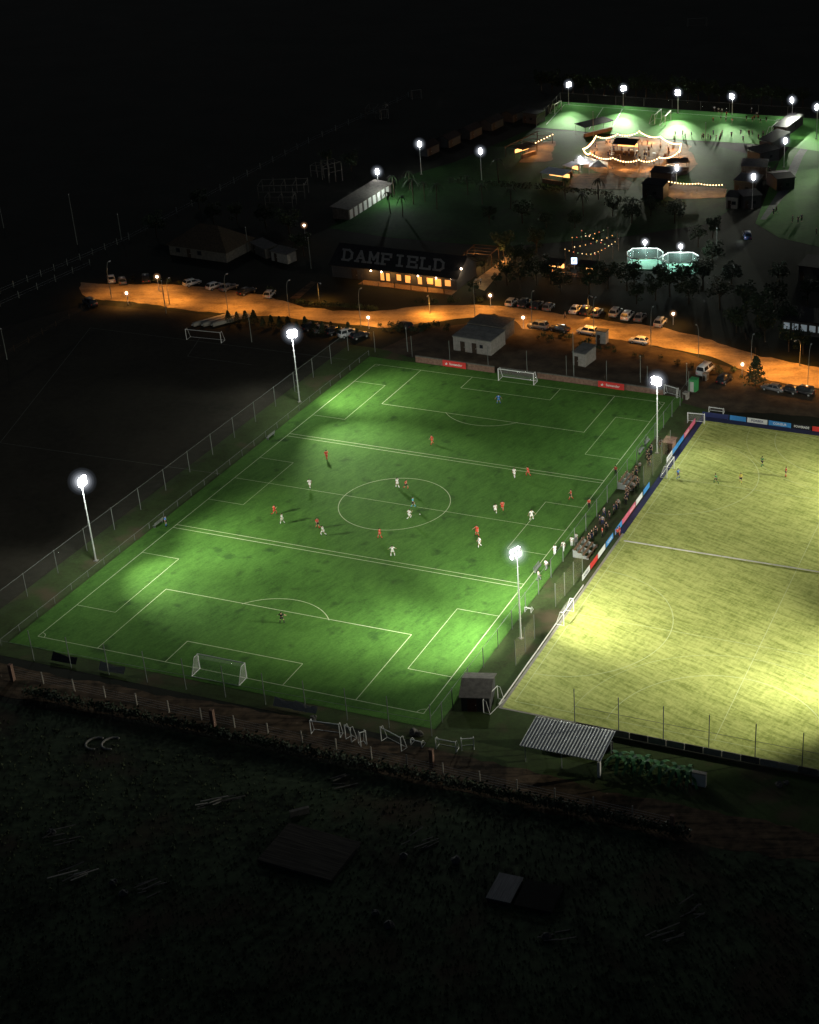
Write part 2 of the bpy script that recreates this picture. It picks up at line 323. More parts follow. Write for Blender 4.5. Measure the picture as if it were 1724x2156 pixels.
for kd in ('stand','run','walk','ready'):
    J=pose(kd);V={k:Vector(v) for k,v in J.items()}
    rr=dict(pel=(.13,.1),sp=(.125,.09),ch=(.155,.1),nk=.052,hd=(.078,.09),ht=.06,nose=.02)
    for n in 'lr': rr.update({'sh'+n:.06,'el'+n:.042,'wr'+n:.028,'hip'+n:.085,'kn'+n:.056,'an'+n:.038,'to'+n:.035})
    ed=[('pel','sp'),('sp','ch'),('ch','nk'),('nk','hd'),('hd','ht'),('hd','nose')]
    for n in 'lr': ed+=[('ch','sh'+n),('sh'+n,'el'+n),('el'+n,'wr'+n),('pel','hip'+n),('hip'+n,'kn'+n),('kn'+n,'an'+n),('an'+n,'to'+n)]
    jj={k:(tuple(V[k]),rr[k]) for k in ['pel']+[k for k in V if k!='pel']}
    for n,s in (('l',-1),('r',1)):
        d=(V['wr'+n]-V['el'+n]).normalized();sd=d.cross(Vector((0,0,1)) if abs(d.z)<.8 else Vector((1,0,0))).normalized()
        jj['pa'+n]=(tuple(V['wr'+n]+d*.07),(.034,.02));ed.append(('wr'+n,'pa'+n))
        for i in range(4):
            k='f%d%s'%(i,n);jj[k]=(tuple(V['wr'+n]+d*(.15+.012*(1-abs(i-1.4)))+sd*(i-1.5)*.02),.009);ed.append(('pa'+n,k))
        k='th'+n;jj[k]=(tuple(V['wr'+n]+d*.08+sd*.055),.01);ed.append(('wr'+n,k))
    body=skin('body',jj,ed,m_skin)
    def mid(a,b,t): return tuple(V[a].lerp(V[b],t))
    sj=dict(ch=(tuple(V['ch']),(.175,.12)),sp=(tuple(V['sp']),(.15,.115)),pe=(tuple(V['pel']),(.15,.12)),nk=(mid('ch','nk',.75),.075));se=[('ch','sp'),('sp','pe'),('ch','nk')]
    hj=dict(pe=(tuple(V['pel']+Vector((0,0,.02))),(.165,.13)));he=[]
    for n in 'lr':
        sj['sh'+n]=(tuple(V['sh'+n]),.082);sj['el'+n]=(mid('sh'+n,'el'+n,.75),.066);se+=[('ch','sh'+n),('sh'+n,'el'+n)]
        hj['hip'+n]=(tuple(V['hip'+n]),.108);hj['kn'+n]=(mid('hip'+n,'kn'+n,.75),.092);he+=[('pe','hip'+n),('hip'+n,'kn'+n)]
    tj={k:v for k,v in hj.items() if k[:2]!='kn'};te=[('pe','hipl'),('pe','hipr')]
    for n in 'lr': tj['kn'+n]=(tuple(V['kn'+n]),.075);tj['an'+n]=(mid('kn'+n,'an'+n,.95),.06);te+=[('hip'+n,'kn'+n),('kn'+n,'an'+n)]
    sock=[];shoe=[]
    for n in 'lr':
        mbx=MB();mbx.tube(mid('kn'+n,'an'+n,.2),V['an'+n],.066,.048,8);sock.append(mbx.mesh('sock',CL['white'],True))
        d=(V['to'+n]-V['an'+n]);mbx=MB();mbx.tube(V['an'+n]-d*.15+Vector((0,0,-.02)),V['to'+n]+Vector((0,0,.01)),.052,.042,8);shoe.append(mbx.mesh('shoe',CL['black'],True))
    h=V['hd'];mbx=MB();mbx.ball(h+Vector((0,-.025,.055)),.105,10,6,.95);hair=mbx.mesh('hair',m_hair,True)
    PM[kd]=dict(body=body,shirt=skin('shirt',sj,se,CL['white']),shorts=skin('shorts',hj,he,CL['white']),trousers=skin('trousers',tj,te,CL['black']),sock=sock,shoe=shoe,hair=hair)
def person(loc,rz,kd,shirt,shorts,label,group=None,trousers=False,socks=None,small=False,cat='person',sc=1):
    p=PM[kd];t=E('person',label,cat,loc,rz,group);t.scale=(sc,)*3
    ob('body',p['body'],t);ob('shirt',p['shirt'],t,CL[shirt])
    if trousers: ob('trousers',p['trousers'],t,CL[shorts])
    else: ob('shorts',p['shorts'],t,CL[shorts])
    if small: return t
    ob('hair',p['hair'],t)
    for i in range(2):
        if not trousers: ob('sock',p['sock'][i],t,CL[socks or shirt])
        ob('shoe',p['shoe'][i],t)
    return t
PLAY=[(688,968,'red','red','run',20,'player in red running alone near the upper left of the green pitch'),
(910,936,'red','red','walk',150,'player in red walking just beyond the far double line'),
(1112,1003,'red','red','run',70,'player in red beside a white shirted player under the far right corner'),
(1202,1052,'red','black','walk',110,'player in red and black near the right touchline and halfway line'),
(1058,1075,'red','red','run',200,'player in red running behind a white player right of the centre circle'),
(1005,1128,'red','red','ready',160,'player in red guarding a white player below right of the circle'),
(800,1134,'red','red','walk',80,'player in red walking just below the centre circle'),
(669,1112,'red','black','walk',240,'player in red walking left of the circle near the near double line'),
(578,1084,'red','red','run',300,'player in red running at the left beyond a white player'),
(855,1030,'red','black','run',250,'player in red marking a white player inside the centre circle'),
(653,1028,'white','white','run',190,'player in white running near the halfway line at left'),
(837,1027,'white','white','walk',60,'player in white standing at the top of the centre circle'),
(862,1093,'white','white','run',320,'player in white running in the lower half of the centre circle'),
(595,1103,'white','white','walk',100,'player in white leftmost of all the white shirts'),
(681,1128,'white','white','run',90,'player in white running near the left end of the near double line'),
(827,1171,'white','white','ready',30,'player in white nearest the near double line below the circle'),
(1083,1006,'white','white','walk',10,'player in white beside a red player near the far double line'),
(1043,1081,'white','white','run',210,'player in white in front of a running red player'),
(1010,1152,'white','white','walk',140,'player in white nearest the camera right of the circle'),
(1119,1095,'white','white','ready',220,'player in white inside the right side box with long shadow'),
(870,1068,'cyan','black','walk',280,'referee in light blue shirt at the middle of the pitch'),
(1050,850,'blue','blue','ready',200,'goalkeeper in blue standing in front of the far goal'),
(594,1312,'black','black','ready',20,'goalkeeper in black standing before the near penalty arc'),
(350,1108,'blue','black','stand',280,'assistant referee in blue on the left touchline by the low fence')]
for px,py,sh,so,kd,rz,lb in PLAY: person(at(px,py,ZP),rad(rz),kd,sh,so,lb,sc=1.1)
HP=[(1507,1018,'green','black','run',60,'hockey player in dark green leftmost of three near the upper goal'),(1559,1017,'yellow','black','walk',200,'hockey player in yellow bib standing right of the dark green one'),(1604,982,'green','black','walk',330,'hockey player in green farthest out on the yellow turf'),(1654,1004,'red','black','stand',120,'hockey player in red top rightmost on the yellow turf'),(1427,1008,'blue','navy','ready',250,'hockey goalkeeper in bulky blue kit beside the upper goal')]
for px,py,sh,so,kd,rz,lb in HP: person(at(px,py,.06),rad(rz),kd,sh,so,lb,sc=1.1)
ball=MB().ball((0,0,.11),.11,10,8);o=ball.build('football',m_wmet,smooth=True);o.location=at(884,1084,ZP);tag(o,'white football on the grass near the referee','ball')
for i in range(30):
    t=i/29;x=35.0+R.uniform(-.8,1.4);y=-2+36*t+R.uniform(-.6,.6)
    person((x,y,.02),R.uniform(0,6.28),R.choice(['stand','walk','stand']),R.choice(['black','navy','grey','brown','black']),R.choice(['black','navy','black']),'spectator in dark clothes in the gathering beside the right fence','spectators in dark clothes beside the right fence',True,sc=1.06)
for i,(px,py) in enumerate(((1300,1132),(1304,1128),(1268,1130),(1240,1070),(1296,1000))): person(at(px,py,.02),R.uniform(2,4),'stand','red',['black','red','black','black','black'][i],['spectator in red leftmost of the pair behind the ad boards','spectator in red rightmost of the pair behind the ad boards','spectator in red beside the small bleachers','spectator in red by the right fence near halfway','spectator in red at the far end of the crowd'][i],None,True,sc=1.05)
for i,(px,py) in enumerate(((1168,1168),(1186,1160),(1204,1150),(1213,1143),(1150,1200),(1134,1222))): person(at(px,py,.02),R.uniform(0,6),['stand','walk','stand','stand','walk','walk'][i],'white','white' if i<3 else 'grey','%s spectator in white from the floodlight mast along the right fence'%ORD[(2,3,4,5,1,0)[i]],None,True,sc=1.05)
# ------------------------------------------------------------------ goals
def goal(A,B,h,depth,label,thick=.07,m=m_wmet,nt=True,back=1,name='goal'):
    A,B=Vector(A),Vector(B);d=B-A;L=d.length;t=E(name,label,'goal',A,math.atan2(d.y,d.x));y=depth*back
    MB().tube((0,0,0),(0,0,h),thick).build('post',m,t);MB().tube((L,0,0),(L,0,h),thick).build('post',m,t)
    MB().tube((-thick,0,h),(L+thick,0,h),thick).build('crossbar',m,t)
    k=y*.45
    f=MB()
    for x in (0.01,L-.01): f.path([(x,0,h-.01),(x,k,h-.02),(x,y,.04),(x,0,.04)],thick*.5)
    f.tube((0,y,.05),(L,y,.05),thick*.5);f.build('back_frame',m,t)
    if nt:
        n=MB();n.quad((0,0,h),(L,0,h),(L,k,h),(0,k,h));n.quad((0,k,h),(L,k,h),(L,y,.06),(0,y,.06))
        for x in (0,L): n.add([(x,0,.05),(x,0,h),(x,k,h),(x,y,.06)],[(0,1,2,3)])
        n.build('net',m_net2,t)
    return t
goal((-3.66,PL,.05),(3.66,PL,.05),2.44,2,'full size white goal with net at the far end of the green pitch',.08)
goal((-3.66,-PL,.05),(3.66,-PL,.05),2.44,2,'full size white goal at the near end of the green pitch',.07,back=-1)
goal((39.9,-26.5,.06),(39.9,-22.5,.06),2.2,1.2,'white hockey goal nearer the camera on the edge of the yellow turf',back=1)
goal((39.9,22.5,.06),(39.9,26.5,.06),2.2,1.2,'white hockey goal at the upper left edge of the yellow turf')
goal(at(393,715),at(466,722),2.3,1.6,'white goal standing unlit on the dark left field',nt=False)
for i,(p,q,lb,bk) in enumerate((((1447,890),(1482,893),'tall portable goal stored outside the top corner of the yellow turf',1),((1492,868),(1522,872),'small portable goal stored beside a taller one at the top corner',1),((1398,830),(1425,838),'portable goal stored beyond the far right corner of the pitch',1),
 ((655,1545),(716,1553),'portable goal with dark sheet on the grass below the near fence',1),((728,1556),(740,1562),'narrow spare goal leaning leftmost in the row by the track',1),((760,1572),(772,1568),'narrow spare goal leaning second in the row by the track',1),((803,1560),(845,1582),'wide spare goal frame rightmost in the row by the track',1),((865,1568),(888,1574),'tiny training goal beside the dark rocks by the track',1),((1105,1288),(1118,1290),'tiny folding goal on the grass strip near the right mast',1),((1018,1500),(1048,1470),'spare goal frame leaning on the side of the dark shed',-1),
 ((918,1576),(960,1584),'low spare goal frame on the grass below the dark shed',1),((972,1580),(998,1578),'short spare goal frame standing right of the low one',1))):
    goal(at(*p),at(*q),(2,1.1,2,2.1,2.2,2.2,2.2,.9,.8,2,1.6,1.8)[i],1.0,lb,.06,nt=i in(0,1,2),back=bk)
for i,(p,q,lb) in enumerate((((1168,240),(1182,232),'white goal at the left end of the distant lit pitch'),((1378,262),(1392,250),'left one of two back to back goals mid distant pitch'),((1400,265),(1412,253),'right one of two back to back goals mid distant pitch'),((1624,288),(1640,272),'white goal at the right end of the distant lit pitch'),((803,252),(818,250),'white goal alone in the dark field beyond the white shed'),((868,210),(888,208),'white goal in the dark left of the distant lit pitch'),((1448,56),(1488,54),'faint white goal in the darkness at the very top'))):
    goal(at(*p),at(*q),3,1.8,lb,.09 if i<4 else .06,m=m_wmet if i<4 else m_post,nt=False)
# ------------------------------------------------------------------ floodlight masts
rungm=MB().tube((-.28,0,0),(.28,0,0),.025,n=4).mesh('rung',m_steel)
glare_m=[MB().ball((0,0,0),r_,20,14).mesh('painted_glare',m_) for r_,m_ in GLR];glare_s_m=[MB().ball((0,0,0),r_,16,10).mesh('painted_glare',m_) for r_,m_ in GLR_S]
def mast_mesh(h,tgt_dir,nl,label,group=None,loc=(0,0,0),pw=1.9,r=.14,lr=.33,glare_sc=1.):
    t=E('floodlight_mast',label,'floodlight',loc,math.atan2(tgt_dir[1],tgt_dir[0])-math.pi/2,group)
    MB().tube((0,0,.1),(0,0,h-.3),r,r*.55,8).build('pole',m_pole,t)
    MB().box(-.3,.3,-.3,.3,0,.12).build('base_plate',m_conc,t)
    x=MB().tube((-pw/2,0,h-.3),(pw/2,0,h-.3),.06);x.tube((-pw/2,0,h+.45),(pw/2,0,h+.45),.06);x.tube((0,0,h-.4),(0,0,h+.5),.07)
    x.build('crossarm',m_steel,t)
    if h>12:
        for k in range(int(h/1.2)-2): o=ob('rung',rungm,t);o.location=(0,0,2+k*1.2)
    for k in range(nl):
        row=k%2;xx=(-pw/2+.2)+(pw-.4)*(k//2)/max(1,(nl//2-1)) if nl>2 else 0
        zz=h-.3+.75*row
        hs=MB();hs.hexa([(xx-.24,-.1,zz-.26),(xx+.24,-.1,zz-.26),(xx+.24,.08,zz-.3),(xx-.24,.08,zz-.3),(xx-.2,-.12,zz+.3),(xx+.2,-.12,zz+.3),(xx+.24,.25,zz+.3),(xx-.24,.25,zz+.3)])
        hs.build('lamp_housing',m_steel,t)
        MB().ball((xx,.26,zz),lr,10,7,.95).build('lens',m_lamp,t,True)
    for me in glare_m: o=ob('painted_glare',me,t);o.location=(0,.2,h+.05);o.scale=(glare_sc,)*3  # glowing shells imitate lens glare, not mist in the air
    return t
NEAR=[(-35.28,31.46,'tall floodlight mast at the left edge of the green pitch, farther one'),(-35.28,-31.46,'tall floodlight mast at the left edge of the green pitch, nearer one'),(35.28,31.46,'tall floodlight mast between the two pitches, farther one'),(35.28,-31.46,'tall floodlight mast between the two pitches, nearer one')]
for x,y,lb in NEAR:
    mast_mesh(13.7,(-x*.4+8,-y*.4-10),6,lb,None,(x,y,.02),1.5,.13,.38,1.25)
    point((x+(1.3 if x<0 else -1.3),y-.8,14.3),5500,(.95,1,.95),.3)
def aim(x,y,h,px,py,pw,ang,col=(1,1,.84)): spot((x,y,h),G(px,py),pw,ang,col)
aim(-34.5,31.3,14,790,835,40000,76);aim(-34.5,31.3,14,830,985,80000,62)
aim(-34.5,-31.3,14,420,1225,42000,66);aim(-34.5,-31.3,14,720,1090,60000,70)
aim(34.5,31.3,14,1150,875,60000,74);aim(34.5,31.3,14,900,1000,62000,66)
aim(34.5,-31.3,14,930,1345,48000,72);aim(34.5,-31.3,14,1050,1195,52000,78);aim(34.5,-31.3,14,640,1290,50000,60)
HC=(1,.98,.8)
aim(35.8,31.3,14,1600,930,66000,88,HC);aim(35.8,-31.3,14,1400,1270,34000,100,HC)
for x,y,lb in ((101,31.5,'floodlight mast on the right side of the yellow turf, farther one'),(101,-31.5,'floodlight mast on the right side of the yellow turf, nearer one')):
    mast_mesh(13.7,(-1,0),6,lb,None,(x,y,.02))
for (x,y,px,py,p,an) in ((100,31.5,1650,960,66000,84),(100,31.5,1430,1080,115000,80),(100,-31.5,1724,1330,9000,90),(100,-31.5,1370,1310,120000,60),(100,-31.5,1250,1460,90000,54)): aim(x,y,14,px,py,p,an,HC)
FAR=[(1197,219,178,'first'),(1312,224,186,'second'),(1427,238,195,'third'),(1541,242,203,'fourth'),(1667,252,211,'fifth'),(1718,292,226,'sixth')]
ctr=G(1400,262)
for i,(bx,by,ty,n) in enumerate(FAR):
    g=at(bx,by,.05);h=HT(bx,by,ty);mast_mesh(h,ctr-g,4,'%s mast from the left along the back of the distant pitch'%n,None,g,1.3,.1,.36,1.1)
    if i<5: spot((g.x,g.y,h+.3),g+Vector((5,-14,0)),3500,120,(.95,1,.82));spot((g.x,g.y,h+.3),g+Vector((7,-24,0)),190000,50,(.95,1,.82));spot((g.x,g.y,h+.3),g+Vector((10,-34,0)),620000,30,(.95,1,.82))
    else: spot((g.x,g.y,h+.3),g+Vector((-5,-8,0)),7000,130,(.95,1,.82))
MID=[(887,367,303,'slim floodlight mast left of the lawn near palms, farther one',(.9,1,.82),10000),(1014,380,318,'slim floodlight mast behind the long dark hedge',(.9,1,.82),11000),(797,402,361,'floodlight over the end of the long white shed',(.95,1,.9),4000),(1650,352,296,'floodlight mast right of the fairground beside the container row',(.95,1,.82),5000),(1583,440,372,'floodlight mast beside the cabins at the bend of the path',(.95,1,.82),5000),(1221,362,335,'short floodlight beside the fairground tent',(1,.8,.55),3000),(1424,385,353,'short floodlight near the white dome tent',(1,.88,.7),3000)]
for bx,by,ty,lb,co,pw in MID:
    g=at(bx,by,.02);h=HT(bx,by,ty);d=Vector((10,-12,0));mast_mesh(h,d,2,lb,None,g,.9,.09,.4,1.1)
    spot((g.x,g.y,h+.3),g+d*(1.2 if pw>4500 else .3),pw,130,co)
lm=G(1765,330);mast_mesh(11,(-1,-1),4,'floodlight mast just outside the right edge lighting the side lawn',None,(lm.x,lm.y,.02),1.5)
for q in ((1700,385),(1700,450),(1665,480)): spot(lm+Vector((0,0,11)),G(*q),100000,40,(.98,1,.8))
# ------------------------------------------------------------------ street lamps
m_fp=mat('grey_fence_post',(.2,.22,.2),.6,.15,3,metal=.3)
def street(loc,h,lab,arm=0,pw=5000,col=(1,.5,.13),rz=0):
    t=E('street_lamp',lab,'street lamp',loc,rz)
    MB().tube((0,0,0),(0,0,h*.75),.07,.05).build('pole',m_fp if arm else m_pole,t)
    if arm:
        MB().path([(0,0,h*.75),(0,arm*.15,h*.9),(0,arm*.5,h),(0,arm,h+.05)],.045).build('arm',m_fp,t)
        MB().box(-.12,.12,arm-.1,arm+.5,h-.05,h+.08).build('lamp_head',m_steel,t)
        p=loc_of(t,0,arm+.2,h-.2);spot(p,p-Vector((0,0,5)),pw*2.3,140,col,.95,.3)
    else:
        MB().tube((0,0,h*.75),(0,0,h-.15),.05).build('neck',m_pole,t)
        MB().ball((0,0,h),.24,10,8).build('globe',m_sod,t,True)
        for me in glare_s_m: o=ob('painted_glare',me,t);o.location=(0,0,h)  # painted lens glare round the globe
        g=Vector(loc);spot((g.x,g.y,g.z+h+.6),(g.x,g.y,0),pw*3,150,col,.8,.3)
    return t
OR=(1,.4,.065)
for bx,by,ty,lb,pw in ((335,612,582,'globe lamp at the upper left car park edge',600),(270,640,618,'globe lamp at the lower left end of the road',600),(777,692,675,'globe lamp on the lower road edge behind the pitch corner',250),(1033,645,627,'globe lamp where the road forks by the terrace',400),(1102,692,679,'globe lamp beside the grey concrete building',200),(1417,684,672,'globe lamp at the right end of the parked row',300),(1562,792,778,'globe lamp near the dark conifer and dark car',250),(645,520,474,'small globe lamp on a tall pole behind the lettered roof',30)):
    street(at(bx,by,.03),max(2.5,HT(bx,by,ty)),lb,0,pw,OR)
for bx,by,ty,lb,rz,pw in ((672,632,592,'curved arm lamp post left of the lit restaurant',.9+math.pi,700),(1238,655,620,'curved arm lamp post behind the parked row',.9+math.pi,1200),(1470,752,690,'curved arm lamp post on the road near the white van',.6,2300),(1683,770,713,'curved arm lamp post near the right road edge',-.5+math.pi,1600),(357,640,590,'straight arm lamp post beside the left car park',.2,1900),(905,660,618,'thin arm lamp post at the middle of the road',.3+math.pi,2300)):
    street(at(bx,by,.03),HT(bx,by,ty),lb,1.4,pw,OR,rz)
for px,py,pw,lb in ((235,628,1100,'at the very left end of the road'),(480,656,2300,'left of the small conifer row'),(610,670,1500,'above the small conifer row'),(760,688,2300,'above the cars behind the conifers'),(1000,668,1500,'left of the grey block building'),(1120,694,1400,'right of the grey block building'),(1250,708,2300,'above the pale tank cabin'),(1370,729,2300,'above the white car parked alone'),(1580,790,2600,'right of the dark conifer by the road'),(1700,812,2200,'above the dark cars at the right edge')):  # extra lamps, added to even out the amber light on the road
    street(at(px,py,.03),8,'added tall road lamp '+lb,1.2,pw,OR,0)
# ------------------------------------------------------------------ buildings
def block(name,lab,cat,A,B,depth,h,wm,rm,roof='flat',rise=1.2,ov=.3,doors=(),wins=(),wmat=None,dm=None,z0=0):
    A,B=Vector(A),Vector(B);d=B-A;L=d.length;t=E(name,lab,cat,(A.x,A.y,z0),math.atan2(d.y,d.x))
    w=MB();w.box(0,L,0,depth,0,h)
    if roof=='gable':
        for x in (0.02,L-.02): w.add([(x,0,h),(x,depth,h),(x,depth/2,h+rise)],[(0,1,2)])
    w.build('wall',wm,t);r=MB()
    if roof=='flat': r.box(-ov,L+ov,-ov,depth+ov,h+.003,h+.18)
    elif roof=='mono': r.hexa([(-ov,-ov,h+.01),(L+ov,-ov,h+.01),(L+ov,depth+ov,h+rise),(-ov,depth+ov,h+rise),(-ov,-ov,h+.13),(L+ov,-ov,h+.13),(L+ov,depth+ov,h+rise+.12),(-ov,depth+ov,h+rise+.12)])
    elif roof=='gable':
        k=rise/(depth/2)*ov
        for s in (0,1):
            y0=-ov if s==0 else depth+ov;r.hexa([(-ov,y0,h-k+.02),(L+ov,y0,h-k+.02),(L+ov,depth/2,h+rise+.02),(-ov,depth/2,h+rise+.02),(-ov,y0,h-k+.14),(L+ov,y0,h-k+.14),(L+ov,depth/2,h+rise+.16),(-ov,depth/2,h+rise+.16)])
    elif roof=='hip':
        r.add([(-ov,-ov,h),(L+ov,-ov,h),(L+ov,depth+ov,h),(-ov,depth+ov,h),(depth/2,depth/2,h+rise),(max(depth/2+.5,L-depth/2),depth/2,h+rise)],[(0,1,5,4),(1,2,5),(2,3,4,5),(3,0,4),(0,3,2,1)])
    r.build('roof',rm,t)
    for (x,wd,hh) in doors:
        o=MB().box(x,x+wd,-.05,.02,.02,hh).build('door',dm or m_dwood,t)
        if hh>1.4: MB().box(x+wd-.16,x+wd-.08,-.1,-.05,1,1.12).build('handle',m_steel,o)
    for (x,wd,za,zb) in wins:
        f=MB();f.box(x,x+wd,-.06,.0,za-.07,za);f.box(x,x+wd,-.06,.0,zb,zb+.07);f.box(x-.07,x,-.06,0,za-.07,zb+.07);f.box(x+wd,x+wd+.07,-.06,0,za-.07,zb+.07);fo=f.build('window',m_dark,t)
        MB().quad((x,-.02,za),(x+wd,-.02,za),(x+wd,-.02,zb),(x,-.02,zb)).build('pane',wmat or m_glass,fo)
    return t,L
A,B=at(700,582),at(962,612)
t,L=block('restaurant','long dark building with big grey letters painted across its roof','building',A,B,11,3.1,m_dark,m_roof,'gable',3.0,.5,doors=[(5,1.4,2.3)],wins=[(12.2,.9,.5,2.3),(13.6,.9,.5,2.3),(16.2,1.1,.9,2.3),(18.3,1.3,.6,2.3),(21.4,1.0,.6,2.3),(23.6,1.5,.9,2.3),(25.6,1.5,.6,2.3),(28,1.4,.9,2.3)],wmat=m_win)
def letters(s,x0,w,gap,hh,th,fn,name,m,parent):
    S={'D':[((0,0),(0,1)),((0,1),(.6,1)),((.6,1),(1,.75)),((1,.75),(1,.25)),((1,.25),(.6,0)),((.6,0),(0,0)),((-.15,0),(.2,0)),((-.15,1),(.2,1))],'A':[((0,0),(.5,1)),((.5,1),(1,0)),((.2,.35),(.8,.35)),((-.15,0),(.2,0)),((.8,0),(1.15,0))],
     'M':[((0,0),(0,1)),((0,1),(.5,.35)),((.5,.35),(1,1)),((1,1),(1,0)),((-.15,0),(.2,0)),((.8,0),(1.15,0))],'F':[((0,0),(0,1)),((-.15,1),(1,1)),((0,.5),(.75,.5)),((-.15,0),(.3,0)),((1,1),(1,.75))],'I':[((.5,0),(.5,1)),((.2,0),(.8,0)),((.2,1),(.8,1))],
     'E':[((0,0),(0,1)),((-.15,1),(1,1)),((0,.5),(.8,.5)),((-.15,0),(1,0)),((1,0),(1,.25)),((1,1),(1,.75))],'L':[((0,1),(0,0)),((-.15,0),(1,0)),((-.15,1),(.25,1)),((1,0),(1,.25))]}
    mb=MB();k=0
    for i,ch in enumerate(s):
        for a,b in S[ch]:
            a=Vector((x0+i*(w+gap)+a[0]*w,a[1]*hh));b=Vector((x0+i*(w+gap)+b[0]*w,b[1]*hh));d=(b-a).normalized()*th/2;n=Vector((-d.y,d.x));k+=1
            mb.quad(*[fn(p.x,p.y,.03+.002*(k%11)) for p in (a-d-n,b+d-n,b+d+n,a-d+n)])
    return mb.build(name,m,parent)
al=math.atan2(3.0,5.5)
def rf(x,y,o):
    return (x-.3*y,-.1+(y+1.4)*math.cos(al)-o*math.sin(al),3.26+(y+1.2)*math.sin(al)+.08+o*math.cos(al))
Wl=(L-5)/8
letters('DAMFIELD',2.6,Wl*.6,Wl*.4,3.0,.6,rf,'roof_lettering',m_text,t)
for x in (9,13,17,21,25,29): MB().box(x-.05,x+.05,-2.9,-2.8,0,2.5).build('veranda_post',m_dwood,t)
MB().box(8,L,-3,-.06,.02,.14).build('veranda_floor',m_wood,t)
for x,p in ((10,260),(15,260),(20,300),(25,500)): point(loc_of(t,x,-1.6,2.3),p,(1,.45,.1),.1)
for x in (10,12.6,21.6,26): MB().ball((x,-.25,2.55),.16).build('wall_lamp',m_sod,t)
MB().ball((L-1.2,-.2,2.9),.18).build('wall_lamp',m_sod,t);point(loc_of(t,L+1,2,4.5),650,(1,.75,.45),.1);MB().ball((L+.4,2,4.5),.2).build('wall_lamp',m_sod,t)
def pergola(name,lab,A,B,depth,h,m=m_dwood,n=6,bulbs=None):
    A,B=Vector(A),Vector(B);d=B-A;L=d.length;t=E(name,lab,'pergola',A,math.atan2(d.y,d.x))
    for x in (0,L/2,L):
        for y in (0,depth): MB().box(x-.08,x+.08,y-.08,y+.08,0,h).build('post',m,t)
    for y in (0,depth): MB().box(-.3,L+.3,y-.06,y+.06,h+.002,h+.2).build('beam',m,t)
    for k in range(n): x=L*k/(n-1);MB().box(x-.05,x+.05,-.3,depth+.3,h+.204,h+.32).build('rafter',m,t)
    if bulbs:
        for k in range(bulbs): MB().ball((L*k/(bulbs-1),-.1,h-.12),.14,6,4).build('bulb',m_warm,t)
    return t
t=pergola('pergola','timber pergola over the warm lit terrace beside the restaurant',at(1020,575),at(1050,545),6,2.8);point(loc_of(t,3,3,2.4),900,(1,.45,.13));point(loc_of(t,8,-2,2.4),600,(1,.45,.13))
block('block_building','grey unfinished concrete block building with two dark doorways','building',at(955,737),at(1034,749),6.6,3,m_conc,m_groof,'flat',ov=.15,doors=[(1.6,1,2.2),(4.2,1,2.2)],wins=[(6,.6,1.4,2)])
g1,g2=at(955,737),at(1034,749);dr=(g2-g1).normalized();nn=Vector((-dr.y,dr.x,0))
block('block_building','darker grey block building behind the one with two doorways','building',g1+nn*7.3-dr*.3,g2+nn*7.3-dr*.9,5.6,3.1,m_cdark,m_cdark,'flat',ov=.15,wins=[(2,1,1.4,2.2)])
block('utility_hut','small pale concrete hut standing alone behind the far touchline','hut',at(1206,768),at(1232,773),4.6,2.7,m_conc,m_groof,'mono',.3,.15,doors=[(.4,.8,2)])
block('pump_box','pale boxy tank cabin at the road edge above the small hut','cabin',at(1254,722),at(1275,725),1.6,2.6,m_conc,m_cdark,'flat',ov=.08,doors=[(.3,.7,1.9)])
block('portable_toilet','green plastic portable cabin beyond the far right corner','cabin',at(1450,823),at(1464,826),1.3,2.3,m_green,m_green,'mono',.12,.05,doors=[(.2,.8,2)],dm=m_white)
for k,(px,py) in enumerate(((1437,840),(1478,800))): block('equipment_box',['grey equipment box left of the green cabin','grey meter box right of the green cabin'][k],'box',at(px,py),at(px+9,py+2),1,1.2,m_conc,m_conc,'flat',ov=.04,doors=[(.1,.5,1)])
block('house','dark low house with brown hipped roof at the upper left','house',at(358,536),at(478,553),11,2.5,m_cdark,m_thatch,'hip',4.2,.6,doors=[(5,1,2.1)],wins=[(2,1,1,1.9),(8,1,1,1.9)])
block('cabin','small pale cabin right of the hipped house','cabin',at(530,530),at(560,545),3,2.3,m_cdark,m_cdark,'mono',.4,.3,doors=[(1,.8,2)])
block('cabin','small pale cabin nearest the restaurant on its left','cabin',at(572,548),at(606,556),3,2.3,m_conc,m_cdark,'mono',.4,.3,doors=[(1,.8,2)])
A,B=at(735,463),at(824,406)
L0=(B-A).length
t,L=block('changing_shed','long low white shed with a row of pale doors under the lamp','shed',A,B,4.5,2.6,m_cdark,m_cdark,'mono',.5,.4,doors=[(.6+k*(L0-1)/9,1.6,2.3) for k in range(9)],dm=mat('pale_door',(.62,.64,.6),.7,.1,2))
point(loc_of(t,L*.7,-4,5),2400,(.9,1,.94),.1)
